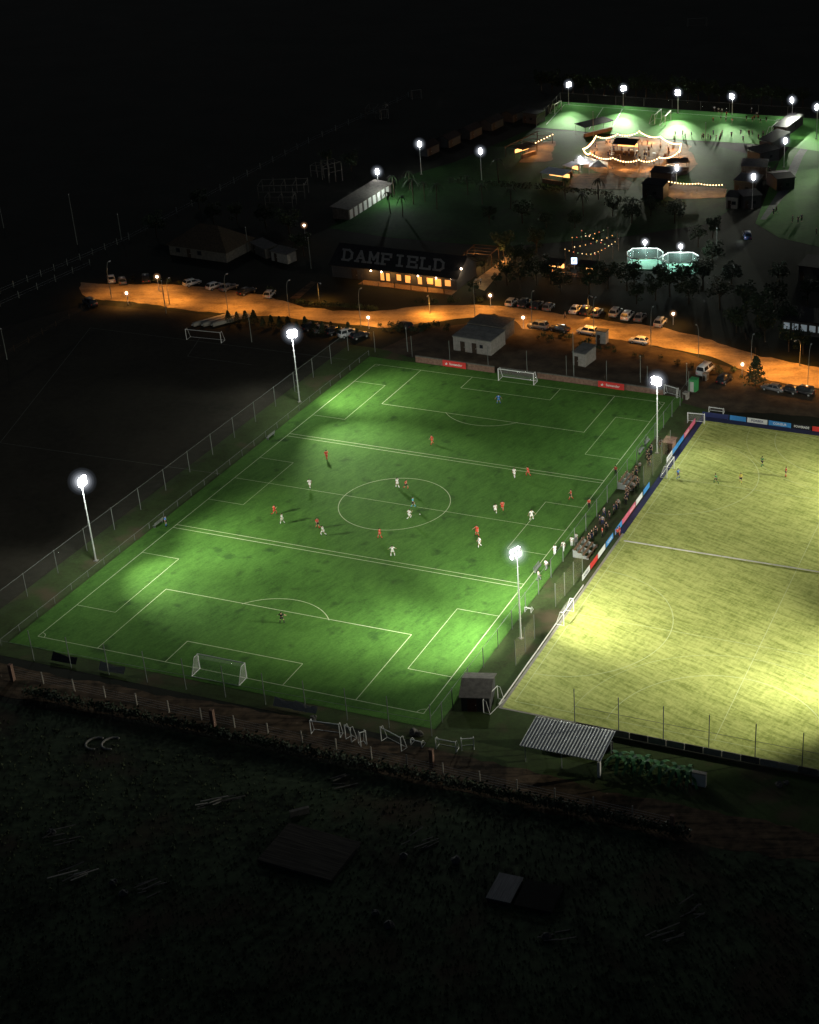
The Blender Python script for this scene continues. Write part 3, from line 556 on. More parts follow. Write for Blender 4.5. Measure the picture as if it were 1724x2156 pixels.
for i,(p,q,dep,h,lb,wm) in enumerate((((1352,415),(1396,420),4,3.6,'grey cabin nearest the camera on the fairground edge',m_dark),((1370,388),(1412,392),4,3.4,'dark cabin right behind the grey fairground cabin',m_dark),((1528,438),(1552,440),4,3,'small grey hut leftmost by the bend of the path',m_conc),((1565,440),(1602,436),4,3.2,'dark hut with pale side beside the path bend',m_dark),((1545,405),(1590,410),6,3.2,'low dark building left of the path with flat roof',m_dark),((1560,376),(1612,378),6,3.4,'long flat roofed grey building beside the container row',m_cdark),((1635,402),(1672,398),7,3.2,'dark barn right of the path on the side lawn',m_dark),((1600,346),(1640,335),5,3,'dark container lowest in the row by the distant pitch',m_dark),((1625,322),(1662,300),4,3,'dark container in the middle of the row by the distant pitch',m_dark),((1655,290),(1690,262),4,3,'dark container uppermost in the row by the distant pitch',m_dark),((1645,700),(1735,712),8,3,'dark building with wide cool lit windows at the right edge',m_dark),((1680,590),(1760,600),8,3.4,'dark building with pale flat roof at the right edge',m_dark),((1100,258),(1130,262),5,3,'dark hut left of the distant lit pitch',m_dark))):
    A,B=at(*p),at(*q);LL=(B-A).length
    block('cabin' if LL<9 else 'low_building',lb,'cabin' if LL<9 else 'building',A,B,dep,h,wm,m_cdark if i in(4,5) else m_roof,'gable' if i in (6,) else 'mono' if i<9 else 'flat',.5,.25,doors=[(.4,.9,2.1)] if i!=10 else [],wins=[(LL*k/5+.4,LL/5-.5,1.0,2.4) for k in range(5)] if i==10 else [(LL*.5,1,1.1,1.9)],wmat=m_winc if i==10 else m_glass)
for k in range(5):
    block('barn',['dark barn leftmost','dark barn second from left','dark barn third from left','dark barn fourth from left','dark barn rightmost'][k]+' in the diagonal row above the white shed','barn',at(900+45*k,330-18*k),at(925+45*k,318-18*k),4,2.4,m_dark,m_roof,'gable',1.,.3,doors=[(1,1.2,2.2)])
block('storage_shed','small dark timber shed with gable roof at the near right corner','shed',at(972,1497),at(972,1497)+Vector((3.6,1.0,0)),5.4,2.3,m_dark,m_cdark,'gable',1.,.25,doors=[(.8,1.2,2)],dm=mat('brown_door',(.09,.04,.03),.8,.3,3))
block('kiosk','reddish brown hut below the far right mast','hut',at(1396,955),at(1415,958),2,2.2,m_brick,m_brick,'mono',.2,.2,doors=[(.3,.7,1.9)])
def corr(A,B,depth,h0,h1,lab):
    A,B=Vector(A),Vector(B);d=B-A;L=d.length;t=E('open_shelter',lab,'shelter',A,math.atan2(d.y,d.x))
    n=int(L/.2);v=[];f=[]
    for i in range(n+1):
        x=-.3+(L+.6)*i/n;o=.09*math.cos(i*math.pi)
        v+=[(x,-.3,h0+o),(x,depth+.3,h1+o)]
    for i in range(n): f.append((2*i,2*i+2,2*i+3,2*i+1))
    MB().add(v,f).build('corrugated_roof',m_cor,t)
    for x in (0.2,L/2,L-.2):
        for y,h in ((.2,h0),(depth-.2,h1)): MB().tube((x,y,0),(x,y,h-.06),.06).build('post',m_steel,t)
    MB().box(L-.25,L+.1,-.1,.35,0,h0-.4).build('block_pier',m_white,t)
    MB().box(0,L,depth-.1,depth,0,1.8).build('back_panel',m_dark,t)
    return t
corr(at(1102,1604),at(1262,1636),5.2,2.7,3.2,'open shelter with corrugated metal roof below the yellow turf')
block('low_wall','pale block pillar wall at the end of the leafy bushes','wall',at(1456,1652),at(1485,1658),.5,1.8,m_white,m_post,'flat',ov=.02)
m_bsr=mat('brown_sheet_roof',(.016,.014,.012),.9,scale=1.4,col2=(.085,.075,.06),stretch=(.15,4,1))
block('low_building','low unlit slab with brown sheet roof in the foreground','building',at(545,1815),at(697,1858),6.5,.35,m_dark,m_bsr,'mono',.25,.1)
block('low_wall','short dark broken wall behind the brown sheet roof','wall',at(612,1722),at(652,1712),.4,.7,m_cdark,m_cdark,'flat',ov=.02)
block('sheet_metal_store','pale grey metal roofed store low in the foreground','shed',at(1024,1896),at(1074,1907),4,.4,m_dark,mat('pale_sheet_roof',(.17,.17,.17),.8,.35,2,stretch=(4,.2,1)),'mono',.2,.05)
block('sheet_metal_store','dark roofed store right of the pale metal roof','shed',at(1082,1910),at(1160,1926),4,.35,m_black,mat('black_felt_roof',(.012,.012,.011),.98,.3,2),'mono',.2,.05)
for k,(px,py,n,lb) in enumerate(((430,1700,9,'loose pile of pale timber poles on the dark slope'),(130,1850,9,'scattered heap of old planks at the lower left'),(300,1880,7,'broken pallet boards low on the dark slope'),(1380,1980,6,'few grey boards lying at the lower right'),(870,1780,6,'small heap of boards above the pale metal roof'),(115,1770,6,'old boards beside the leftmost rock'),(1450,1925,6,'grey pallet boards right of the dark store'),(1160,1975,5,'short planks heaped at the bottom right centre'),(690,1650,5,'few sticks beside the dark shrub row'))):
    t=E('timber_pile',lb,'timber',at(px,py,.02))
    for j in range(n):
        a=R.uniform(.3,1.1);x,y=R.uniform(-1.5,1.5),R.uniform(-1,1);l=R.uniform(1,3.4);MB().hexa([(x+dx*math.cos(a)*l-dy*math.sin(a)*.16,y+dx*math.sin(a)*l+dy*math.cos(a)*.16,.02+j*.07+zz*.06+.3*(j%3==2)*dx) for zz in (0,1) for dx,dy in ((0,0),(1,0),(1,1),(0,1))]).build('plank',(m_post if j%2 else m_cdark) if k in (0,1) else m_cdark,t)
for k,px in enumerate((202,236)):
    t=E('half_tyre',['pale half buried tyre arch on the slope, left one','pale half buried tyre arch on the slope, right one'][k],'tyre',at(px,1566),rad(60))
    mb=MB();mb.path([(1.25*math.cos(a),1.25*math.sin(a),.12) for a in [rad(20+220*i/12) for i in range(13)]],.13,8);mb.build('tyre_wall',m_conc,t)
# ------------------------------------------------------------------ fences
def fence(name,lab,P0,P1,h,step,pr,pm,nm=None,rails=(),cat='fence',zb=.02,wires=0,meshz=None):
    P0,P1=Vector(P0),Vector(P1);d=P1-P0;L=d.length;t=E(name,lab,cat,(P0.x,P0.y,zb),math.atan2(d.y,d.x));n=max(1,round(L/step))
    pmsh=MB().tube((0,0,0),(0,0,h),pr,n=6).mesh('post',pm)
    for i in range(n+1): o=ob('post',pmsh,t);o.location=(L*i/n,0,0)
    for z in rails: MB().tube((0,-pr,z),(L,-pr,z),.025,n=5).build('rail',pm,t)
    for k in range(wires): MB().tube((0,-pr,h*(k+1)/(wires+1)),(L,-pr,h*(k+1)/(wires+1)),.012,n=3).build('wire',m_steel,t)
    if nm: z0,z1=meshz or (.03,h);MB().quad((0,.0,z0),(L,.0,z0),(L,.0,z1),(0,.0,z1)).build('mesh_panel',nm,t)
    return t
fence('chain_link_fence','tall chain link fence along the left side of the green pitch',(-38.5,-58,0),(-38.5,57,0),4,7,.06,m_fp,m_net,(3.95,))
fence('low_fence','low mesh fence between the left touchline and the tall fence',(-33.4,-56,0),(-33.4,56,0),1.1,4,.04,m_fp,m_net,(1.08,))
fence('chain_link_fence','chain link fence along the right side of the green pitch',(33.2,-50,0),(33.2,57,0),3.2,5,.06,m_fp,m_net,(3.15,))
fence('chain_link_fence','tall net fence behind the near goal',(-38.5,-58,0),(33.2,-56.5,0),5,6,.06,m_fp,m_net,(2.4,))
fence('chain_link_fence','short chain link fence closing the near right corner',(33.2,-56.5,0),(33.2,-50,0),3.2,3.2,.06,m_fp,m_net,(3.1,))
fence('chain_link_fence','tall post and net fence along the near edge of the yellow turf',(50,-49,0),(92,-49,0),6,6.2,.07,m_fp,m_net3,(3.4,),meshz=(.9,3.4))
fence('ball_net','sagging ball net beside the dark shed and kickboard',(37.2,-38,0),(37.2,-31,0),4,3.5,.05,m_fp,m_net3,())
fence('ball_net','sagging ball net beside the nearer hockey goal',(36.9,-22,0),(37.4,-12,0),4,3.3,.05,m_fp,m_net3,())
fence('ball_net','sagging ball net beside the upper hockey goal',(37.2,18,0),(37.2,33,0),4,5,.05,m_fp,m_net3,())
fence('chain_link_fence','tall thin posts behind the far goal line',(-33,58,0),(33,58,0),4.5,8,.05,m_fp,None,())
t=E('panel_row','row of pale canvas panels along the near edge of the yellow turf','barrier',(50.2,-49.15,.03))
for k in range(17):
    MB().box(k*2.45+.04,k*2.45+2.38,-.03,.03,.05,1.0).build('panel',m_conc if k%3 else m_cdark,t)
t=fence('wire_fence','long wire fence with pale concrete posts beside the dirt track',at(28,1425),at(1415,1742),1.9,5,.1,m_post,None,(),wires=4)
for px,py in ((28,1432),(450,1528),(910,1612),(1415,1752)):
    g=at(px,py);o=MB().box(-.25,.25,-.25,.25,0,2.6).build('gate_pier',m_brick);o.location=g;tag(o,'thick brown brick pier %s'%{28:'at the far left of the wire fence',450:'below the near goal by the dirt track',910:'below the dark shed by the dirt track',1415:'at the lower right of the wire fence'}[px],'post')
fence('wire_fence','rural wire fence with pale posts crossing the darkness at upper left',at(0,618),at(272,505),1.6,4.2,.09,m_fp,None,(),wires=2)
fence('wire_fence','faint rural fence climbing towards the distant pitch',at(272,505),at(650,302),1.8,7,.12,m_fp,None,(),wires=2)
fence('wire_fence','very distant fence left of the distant pitch',at(650,302),at(860,205),1.8,8,.12,m_fp,None,(),wires=2)
fence('wire_fence','outer fence line along the dark left field edge',at(0,645),at(190,560),1.6,6,.09,m_fp,None,(),wires=2)
fence('timber_fence','dark timber fence between the left car park and the field',at(0,758),at(200,640),1.4,5,.07,m_dwood,None,(1.,.6))
fence('chain_link_fence','fence around the left and back of the distant pitch',at(1180,212),at(1720,246),2.6,9,.09,m_fp,m_net,(2.6,))
fence('chain_link_fence','fence at the left end of the distant pitch',at(1130,266),at(1180,212),2.6,6,.09,m_fp,m_net,(2.6,))
fence('timber_fence','dark timber rail fence beside the paved road bend',at(1590,745),at(1560,700),1.4,4,.07,m_dwood,None,(1.,.6))
for i,(bx,by,ty,lb) in enumerate(((163,515,408,'tall bare leaning pole in the darkness at upper left'),(15,757,690,'bare pole at the left edge beside the dark field'),(8,480,430,'faint bare pole at the extreme upper left'),(256,505,450,'thin bare pole behind the rural fence'),(523,530,478,'bare pole beside the small cabins'),(1508,545,480,'bare pole left of the side lawn'),(1445,812,765,'thin bare mast beside the stored goals'),(350,660,590,'bare pole beside the white rolls'),(530,720,665,'bare pole on the dark field beside small conifers'),(655,565,500,'thin tall pole left of the lettered roof'),(1249,290,235,'thin pole before the distant pitch'),(1485,300,258,'thin pole right before the distant pitch'),(858,740,690,'thin pole by the far left pitch corner'),(1208,795,700,'thin pole left of the small concrete hut'),(1348,805,750,'thin pole behind the right red banner'))):
    h=HT(bx,by,ty);t=E('pole',lb,'pole',at(bx,by));MB().tube((0,0,0),(0,0,h),.1,.06).build('shaft',m_fp,t);MB().tube((0,0,h-.05),(0,0,h+.1),.1).build('cap',m_steel,t)
block('low_wall','low reddish block wall behind the far goal line, left stretch','wall',at(875,762),at(1040,785),.3,1.2,m_brick,m_cdark,'flat',ov=.03)
block('low_wall','low brown block wall behind the far goal line, right stretch','wall',at(1131,796),at(1395,832),.3,1.1,m_brick,m_cdark,'flat',ov=.03)
# ------------------------------------------------------------------ advertising boards
def textm(s,size,m,parent,x,z,y=-.035,name='lettering',bold=.02,wmax=None):
    cu=bpy.data.curves.new('t','FONT');cu.body=s;cu.size=size;cu.offset=bold*size;cu.align_x='CENTER';cu.align_y='CENTER';cu.resolution_u=2
    o=bpy.data.objects.new('t',cu);COL.objects.link(o);dg=bpy.context.evaluated_depsgraph_get();dg.update();me=bpy.data.meshes.new_from_object(o.evaluated_get(dg));me.name=name;bpy.data.objects.remove(o)
    xs=[v.co.x for v in me.vertices];k=1
    if wmax and xs and max(xs)-min(xs)>wmax:k=wmax/(max(xs)-min(xs))
    for v in me.vertices: v.co=(v.co.x*k,0,v.co.y)
    me.materials.clear();me.materials.append(m);p=ob(name,me,parent);p.location=(x,y,z);return p
def board(A,B,h,m,lab,txt=None,tm=m_wban,size=.6,mark=None,z0=.05):
    A,B=Vector(A),Vector(B);d=B-A;L=d.length;t=E('advertising_board',lab,'banner',(A.x,A.y,z0),math.atan2(d.y,d.x))
    MB().box(.02,L-.02,-.03,.03,.08,h).build('panel',m,t)
    for x in (.15,L-.15): MB().tube((x,.05,0),(x,.05,h-.05),.03).build('leg',m_steel,t)
    if txt: textm(txt,size,tm,t,L/2+(.35 if mark else 0),h/2+.02,wmax=L*.8)
    if mark: MB().add([(.6,-.036,h/2-.25),(.95,-.036,h/2-.25),(1.1,-.036,h/2),(.85,-.036,h/2+.3),(.8,-.036,h/2),(.62,-.036,h/2+.1)],[(0,1,2,3,4,5)]).build('flame_mark',tm,t)
    return t
board(at(932,771),at(981,778),1.35,m_red,'red banner with white writing left of the far goal','Santander',size=.7,mark=1)
board(at(1259,815),at(1314,823),1.35,m_red,'red banner with white writing right of the far goal','Santander',size=.7,mark=1)
yb=HY1+1.6
tops=[(38.5,43.5,m_nav,None),(43.7,46.8,m_blue,None),(47.0,50.8,m_wban,'FORBEX'),(51,55.2,m_blue,'CONSUR'),(55.4,58.9,CL['black'],'POWERADE'),(59.1,64.5,m_red,'Coca-Cola')]
for i,(a,b,m,tx) in enumerate(tops): board((a,yb,0),(b,yb,0),1.0,m,['plain navy board leftmost along the top of the yellow turf','plain blue board second along the top of the yellow turf','white board along the top of the yellow turf','light blue lettered board along the top of the yellow turf','black board with white capitals along the top of the yellow turf','red board with white script at the top right edge'][i],tx,m_nav if m is m_wban else m_wban,.62)
side=[(-14,m_wban),(-10.5,m_red),(-7,m_wban),(-3.3,m_blue),(1,m_blue),(4.4,m_pink),(7.8,m_pink),(11.4,m_wban),(15.2,m_blue),(28,m_wban),(31.4,m_blue),(34.8,m_blue),(38.4,m_pink),(42,m_pink)]
nm={id(m_wban):'white',id(m_red):'red',id(m_blue):'light blue',id(m_pink):'pink red'}
for i,(y,m) in enumerate(side): board((38.1,y,0),(38.1,y+3.3,0),1.05,m,'%s advertising board, %s from the near end of the left side row'%(nm[id(m)],ORD[i]),None if i%3 else ('Coca-Cola' if m in(m_red,m_pink) else 'FORBEX'),m_nav if m is m_wban else m_wban,.6)
t=E('low_barrier','low white kickboard at the lower left edge of the yellow turf','barrier',(38.7,-47.5,.04),math.pi/2)
for k in range(12): MB().box(k*2.7+.03,k*2.7+2.65,-.04,.04,.02,.24).build('board',m_white,t)
t=E('dividing_barrier','long white padded barrier dividing the yellow turf across the middle','barrier',(40,-.4,.06),0)
for k in range(14): MB().tube((k*4+.05,0,.12),(k*4+3.95,0,.12),.11,n=8).build('section',m_white,t)
def bleach(px,py,lab,rz=math.pi/2):
    t=E('bleacher',lab,'bleacher',at(px,py,.02),rz)
    for k in range(4):
        MB().box(0,4.5,.7*k,.7*k+.35,.35+.35*k,.42+.35*k).build('seat',m_wood,t)
    for x in (.3,2.2,4.2): MB().hexa([(x-.04,0,0),(x+.04,0,0),(x+.04,2.6,0),(x-.04,2.6,0),(x-.04,0,.34),(x+.04,0,.34),(x+.04,2.6,1.38),(x-.04,2.6,1.38)]).build('support',m_steel,t)
bleach(1238,1180,'small timber bleacher on the strip nearer the camera');bleach(1330,1035,'small timber bleacher on the strip farther away')
def bench(px,py,lab,rz):
    t=E('bench',lab,'bench',at(px,py,.02),rz)
    MB().box(0,2.4,0,.4,.42,.47).build('seat',m_fp,t)
    for x in (.2,2.2): MB().box(x-.04,x+.04,.05,.35,0,.418).build('leg',m_fp,t)
    MB().box(0,2.4,.4,.44,.6,.95).build('backrest',m_fp,t)
bench(1360,940,'pale bench upper one beside the right fence',math.pi/2);bench(1348,958,'pale bench lower one beside the right fence',math.pi/2);bench(1128,1208,'pale bench beside the nearer right mast',math.pi/2);bench(575,915,'bench by the left fence beyond the double line',-math.pi/2);bench(340,1098,'bench by the left fence beside the assistant referee',-math.pi/2)
for i,(px,py,w_,col,lb) in enumerate(((216,1405,4,m_post,'pale brown canvas sheet on the near left fence'),(565,1498,3,m_post,'white canvas sheet drooping on the near fence'),(608,1506,3.4,m_post,'torn white canvas sheet rightmost on the near fence'),(110,1390,4,m_dark,'black canvas sheet leftmost on the near fence'))):
    g=at(px,py);o=MB().add([(0,0,.2),(w_,0,.3),(w_,0.05,1.3),(w_*.6,.1,1.15),(0,0,1.5)],[(0,1,2,3,4)]).build('canvas_sheet',col);o.location=(g.x,-57.2,0);o.rotation_euler=(rad(-35),0,0);tag(o,lb,'sheet')
for i,px in enumerate((425,446,466)):
    t=E('cover_roll','long white rolled cover, %s of three behind the dark goal'%['leftmost','middle','rightmost'][i],'roll',at(px-18,688),rad(60));MB().tube((0,0,.5),(8.5,0,.5),.5,n=12).build('roll',m_post,t,True);MB().tube((-.4,0,.5),(8.9,0,.5),.12).build('core',m_steel,t)
def frame(px,py,w,d,h,lab,n=3):
    t=E('climbing_frame',lab,'frame',at(px,py),R.uniform(0,1))
    for x in range(n):
        for y in (0,d): MB().tube((w*x/(n-1),y,0),(w*x/(n-1),y,h*R.uniform(.8,1.1)),.1).build('post',m_cdark,t)
    for y in (0,d):
        for z in (.5,.9): MB().tube((0,y,h*z),(w,y,h*z*1.05),.07).build('beam',m_cdark,t)
    for x in range(n): MB().tube((w*x/(n-1),0,h*.9),(w*x/(n-1),d,h*.9),.07).build('crossbeam',m_cdark,t)
frame(545,420,12,6,4,'large timber climbing frame in the dark upper left',5);frame(560,440,7,4,3.5,'smaller timber frame before the large one');frame(693,385,4,4,5.5,'tall timber tower frame left of the white shed');frame(655,372,4,3,3.5,'timber frame left of the tower');frame(770,250,6,6,3.5,'far timber frame beside the goal in the dark field')
# ------------------------------------------------------------------ trees
def leaves(n,cl,size,seed):
    r=random.Random(seed);mb=MB()
    for (cx,cy,cz,cr) in cl:
        for k in range(n):
            while 1:
                d=Vector((r.uniform(-1,1),r.uniform(-1,1),r.uniform(-1,1)))
                if d.length<1:break
            c=Vector((cx,cy,cz))+d*cr;a=Vector((r.gauss(0,1),r.gauss(0,1),r.gauss(0,.6))).normalized();b=a.orthogonal().normalized();s=size*r.uniform(.6,1.4)
            mb.quad(c-a*s,c-b*s*.5,c+a*s,c+b*s*.5)
    return mb
def tree(seed,h=6,cr=2.4,lab='tree'):
    r=random.Random(seed);t=E('broadleaf_tree',lab,'tree');tr=MB();tr.tube((0,0,0),(.1,0,h*.45),.18,.12,8);cl=[]
    for k in range(7):
        a=k*.9+r.uniform(0,.5);e=Vector((math.cos(a)*cr*.6,math.sin(a)*cr*.6,h*r.uniform(.5,.85)));tr.tube((.1,0,h*r.uniform(.3,.44)),e,.08,.03,5)
        cl.append((e.x,e.y,e.z,cr*r.uniform(.35,.5)))
    for k in range(6): cl.append((r.uniform(-.7,.7)*cr,r.uniform(-.7,.7)*cr,h*r.uniform(.35,.92),cr*r.uniform(.3,.45)))
    tr.build('trunk',m_bark,t);leaves(60,cl,.26,seed).build('crown',m_leaf,t);return Proto(t)
def conifer(h=5):
    t=E('conifer','c','tree');MB().tube((0,0,0),(0,0,h*.95),.12,.02,6).build('trunk',m_bark,t);cl=[]
    for k in range(9):
        z=.5+(h-.7)*k/9;rr=(1-k/9.5)*h*.24
        for j in range(5): a=j*1.256+k*.6;cl.append((math.cos(a)*rr,math.sin(a)*rr,z,rr*.55+.08))
    leaves(16,cl,.2,5).build('crown',m_leaf,t);return Proto(t)
def palm(h=6,nm='palm_tree',cat='palm'):
    t=E(nm,'p',cat);MB().path([(0,0,0),(.15,0,h*.4),(.1,.1,h*.75),(.2,.1,h)],.14,7).build('trunk',m_bark,t);mb=MB()
    for k in range(16):
        a=k*.8;d=Vector((math.cos(a),math.sin(a),0));s=Vector((-d.y,d.x,0))*.28;pr=Vector((.2,.1,h));up=.9 if k%2 else .2
        for j in range(1,6):
            q=Vector((.2,.1,h))+d*.45*j+Vector((0,0,up*j*.3-.11*j*j));w=s*(1.1-.2*j);mb.quad(pr-w,pr+w,q+w*.8,q-w*.8);pr=q
    mb.build('fronds',m_leafb if h<3 else m_leaf,t);return Proto(t)
T=[tree(11),tree(23,7,3),tree(37,5.5,2.6)];CF=conifer();PMm=palm();BAN=palm(1.4,'broad_leaved_bush','bush')
TP=[(1068,600,1.2),(1095,612,1.1),(1130,600,1.3),(1160,598,1),(1110,565,1),(1180,615,1.1),(1240,618,1.2),(1280,608,1.1),(1320,612,1.2),(1335,600,1),(1410,625,1.2),(1450,640,1.2),(1480,610,1.3),(1515,650,1.2),(1540,600,1.2),(1570,660,1.3),(1600,690,1.3),(1630,650,1.2),(1610,720,1.2),(1660,740,1.1),(1640,600,1),(1000,620,.6),(1015,575,.7),(1045,600,.6),(1500,500,1),(1470,520,1),(1500,560,1.1),(640,540,1.1),(610,500,1.2),(560,480,1.2),(500,470,1.1),(330,500,1.2),(450,470,1.1),(690,350,1),(740,360,1),(420,440,1),(1700,640,1.2),(1100,470,1),(1150,480,.9),(1030,470,.9),
(1060,540,1),(1085,560,1.1),(1130,530,1),(1290,455,.9),(1330,470,1),(1370,455,.9),(1420,470,1),(1210,480,.9),(1340,640,.9),(1380,632,1),(1655,690,1),(1690,745,1),(1550,700,1),(1440,600,1),(1390,605,1)]
for i,(px,py,s) in enumerate(TP):
    zone='right of the restaurant terrace' if 990<px<1200 and py>500 else 'behind the right parked row' if px>=1200 and py>580 else 'around the white octagonal courts' if px>1200 else 'near the hipped house' if px<800 else 'on the dark lawn'
    T[i%3](at(px,py),R.uniform(0,6),'dark leafy tree standing unlit '+zone,'dark trees '+zone,s*R.uniform(.8,1.))
for k in range(26):
    px=1140+k*22;py=196+(px-1140)*.062
    T[k%3](at(px,py-4),R.uniform(0,6),'dark tree in the windbreak row behind the distant pitch','windbreak trees behind the distant pitch',R.uniform(.9,1.2))
for i,(px,py) in enumerate(((822,450),(848,455),(870,430),(895,425),(920,440),(830,410),(862,400),(985,410),(1015,430),(1050,385),(1190,420),(1228,455),(1260,420),(1075,440))):
    PMm(at(px,py),R.uniform(0,6),'palm on the dark lawn between the white shed and the hedge','palms on the dark lawn',R.uniform(.8,1.1))
CF(at(1590,812),0,'dark conifer standing alone by the right road edge',None,1.35)
for i,px in enumerate(range(482,770,18)): CF(at(px,676+(px-480)*.13+R.uniform(-4,4)),R.uniform(0,6),'small dark conifer in the row between the road and dark field','small conifers below the road',R.uniform(.5,.75))
for i,(px,py) in enumerate(((1298,1612),(1330,1618),(1362,1624),(1394,1630),(1424,1636),(1446,1642))): BAN(at(px,py),i*1.1,'broad leaved bush, %s from the left beside the corrugated shelter'%ORD[i],None,1.15)
def shrubp():
    t=E('shrub','s','shrub');MB().path([(0,0,0),(.05,0,.3),(-.05,.05,.55)],.03,4).build('stem',m_bark,t);leaves(26,[(0,0,.5,.4),(.2,.1,.35,.3),(-.2,-.1,.4,.3)],.12,3).build('foliage',m_leaf,t);return Proto(t)
SH=shrubp()
for i in range(110):
    t_=i/109;SH(at(60+1380*t_,1464+298*t_+R.uniform(-1.5,1.5)),R.uniform(0,6),'small dark shrub in the planted row along the dirt track','shrubs planted along the dirt track',R.uniform(1.6,2.1))
for i in range(26): t_=i/25;SH(at(622+170*t_,640+14*t_),R.uniform(0,6),'small shrub in the clipped row on the road island','shrubs on the road island',R.uniform(1.2,1.6))
for i in range(20):
    SH(at(R.uniform(800,960),R.uniform(688,700)),0,'low shrub along the lower road edge left of the block building','shrubs on the lower road edge',R.uniform(1,2.))
for i in range(30):
    px=R.uniform(1130,1600);SH(at(px,704+(px-1130)*.19+R.uniform(-3,12)),R.uniform(0,6),'low scrub bush on the dirt bank between road and far goal','scrub on the dirt bank behind the far goal',R.uniform(.8,1.8))
for i in range(24):
    px=R.uniform(860,1040) if i%2 else R.uniform(250,620);SH(at(px,640-(px-860)*.02 if i%2 else 588+(px-250)*.085),R.uniform(0,6),'low scrub bush on the far verge of the orange road','scrub on the far verge of the road',R.uniform(1.,2.))
def hedge(px0,py0,px1,py1,lab,w=2,h=1.6):
    a,b=at(px0,py0),at(px1,py1);t=E('hedge',lab,'hedge',a,math.atan2((b-a).y,(b-a).x));L=(b-a).length
    cl=[(x,R.uniform(-.3,.3),h*.55,h*.55) for x in np.arange(0,L,h*.7)];leaves(30,cl,.25,9).build('foliage',m_leaf,t)
    st=MB()
    for x in np.arange(.5,L,2): st.tube((x,0,0),(x,0,h*.5),.04,n=4)
    st.build('stems',m_bark,t)
hedge(948,385,1120,398,'long dark hedge crossing the lawn, left stretch');hedge(1130,399,1290,415,'long dark hedge crossing the lawn, right stretch');hedge(1300,425,1440,440,'dark hedge below the fairground cabins')
mb=MB();r=random.Random(4)
for k in range(12000):
    px,py=r.uniform(-20,1740),r.uniform(1490,2150)
    if py<1480+ (px)*.19+30: continue
    g=G(px,py);n=r.uniform(.12,.4)
    for j in range(2):
        a=r.uniform(0,6.28);d=Vector((math.cos(a),math.sin(a),0))*n*.4;mb.add([g-d,g+d,g+Vector((r.uniform(-.15,.15),r.uniform(-.15,.15),n))],[(0,1,2)])
o=mb.build('grass_tufts',mat('tuft_grass',(.03,.045,.02),.9,scale=.5,world=True,col2=(.12,.14,.08)));o['kind']='stuff';o['label']='rough grass tufts on the dark slope'
for i,(px,py,s) in enumerate(((870,1545,1.2),(885,1548,.9),(660,1515,1),(1640,1655,1),(1655,1650,.8),(820,1950,1.2),(790,1925,1),(960,1815,1.2),(850,1805,1),(1150,1975,1.2),(240,1860,1),(260,1885,1.1),(110,1755,1.1))):
    mb=MB();mb.ball((0,0,.25),.5,8,5,.7);v=mb.v;mb.v=[(x*R.uniform(.8,1.25),y*R.uniform(.7,1.2),z*R.uniform(.8,1.3)) for x,y,z in v];o=mb.build('rock',m_dark if i>4 else m_cdark);o.location=at(px,py);o.scale=(s,)*3
    tag(o,'rough grey rock lying %s'%['by the tiny training goal, larger','by the tiny training goal, smaller','below the torn white canvas','at the right below the yellow turf, larger','at the right below the yellow turf, smaller','at the bottom centre, lower','at the bottom centre, upper','right of the brown roofed building','beside the brown roofed building','low at the bottom right centre','on the lower left slope, upper','on the lower left slope, lower','by the scattered planks'][i],'rock')
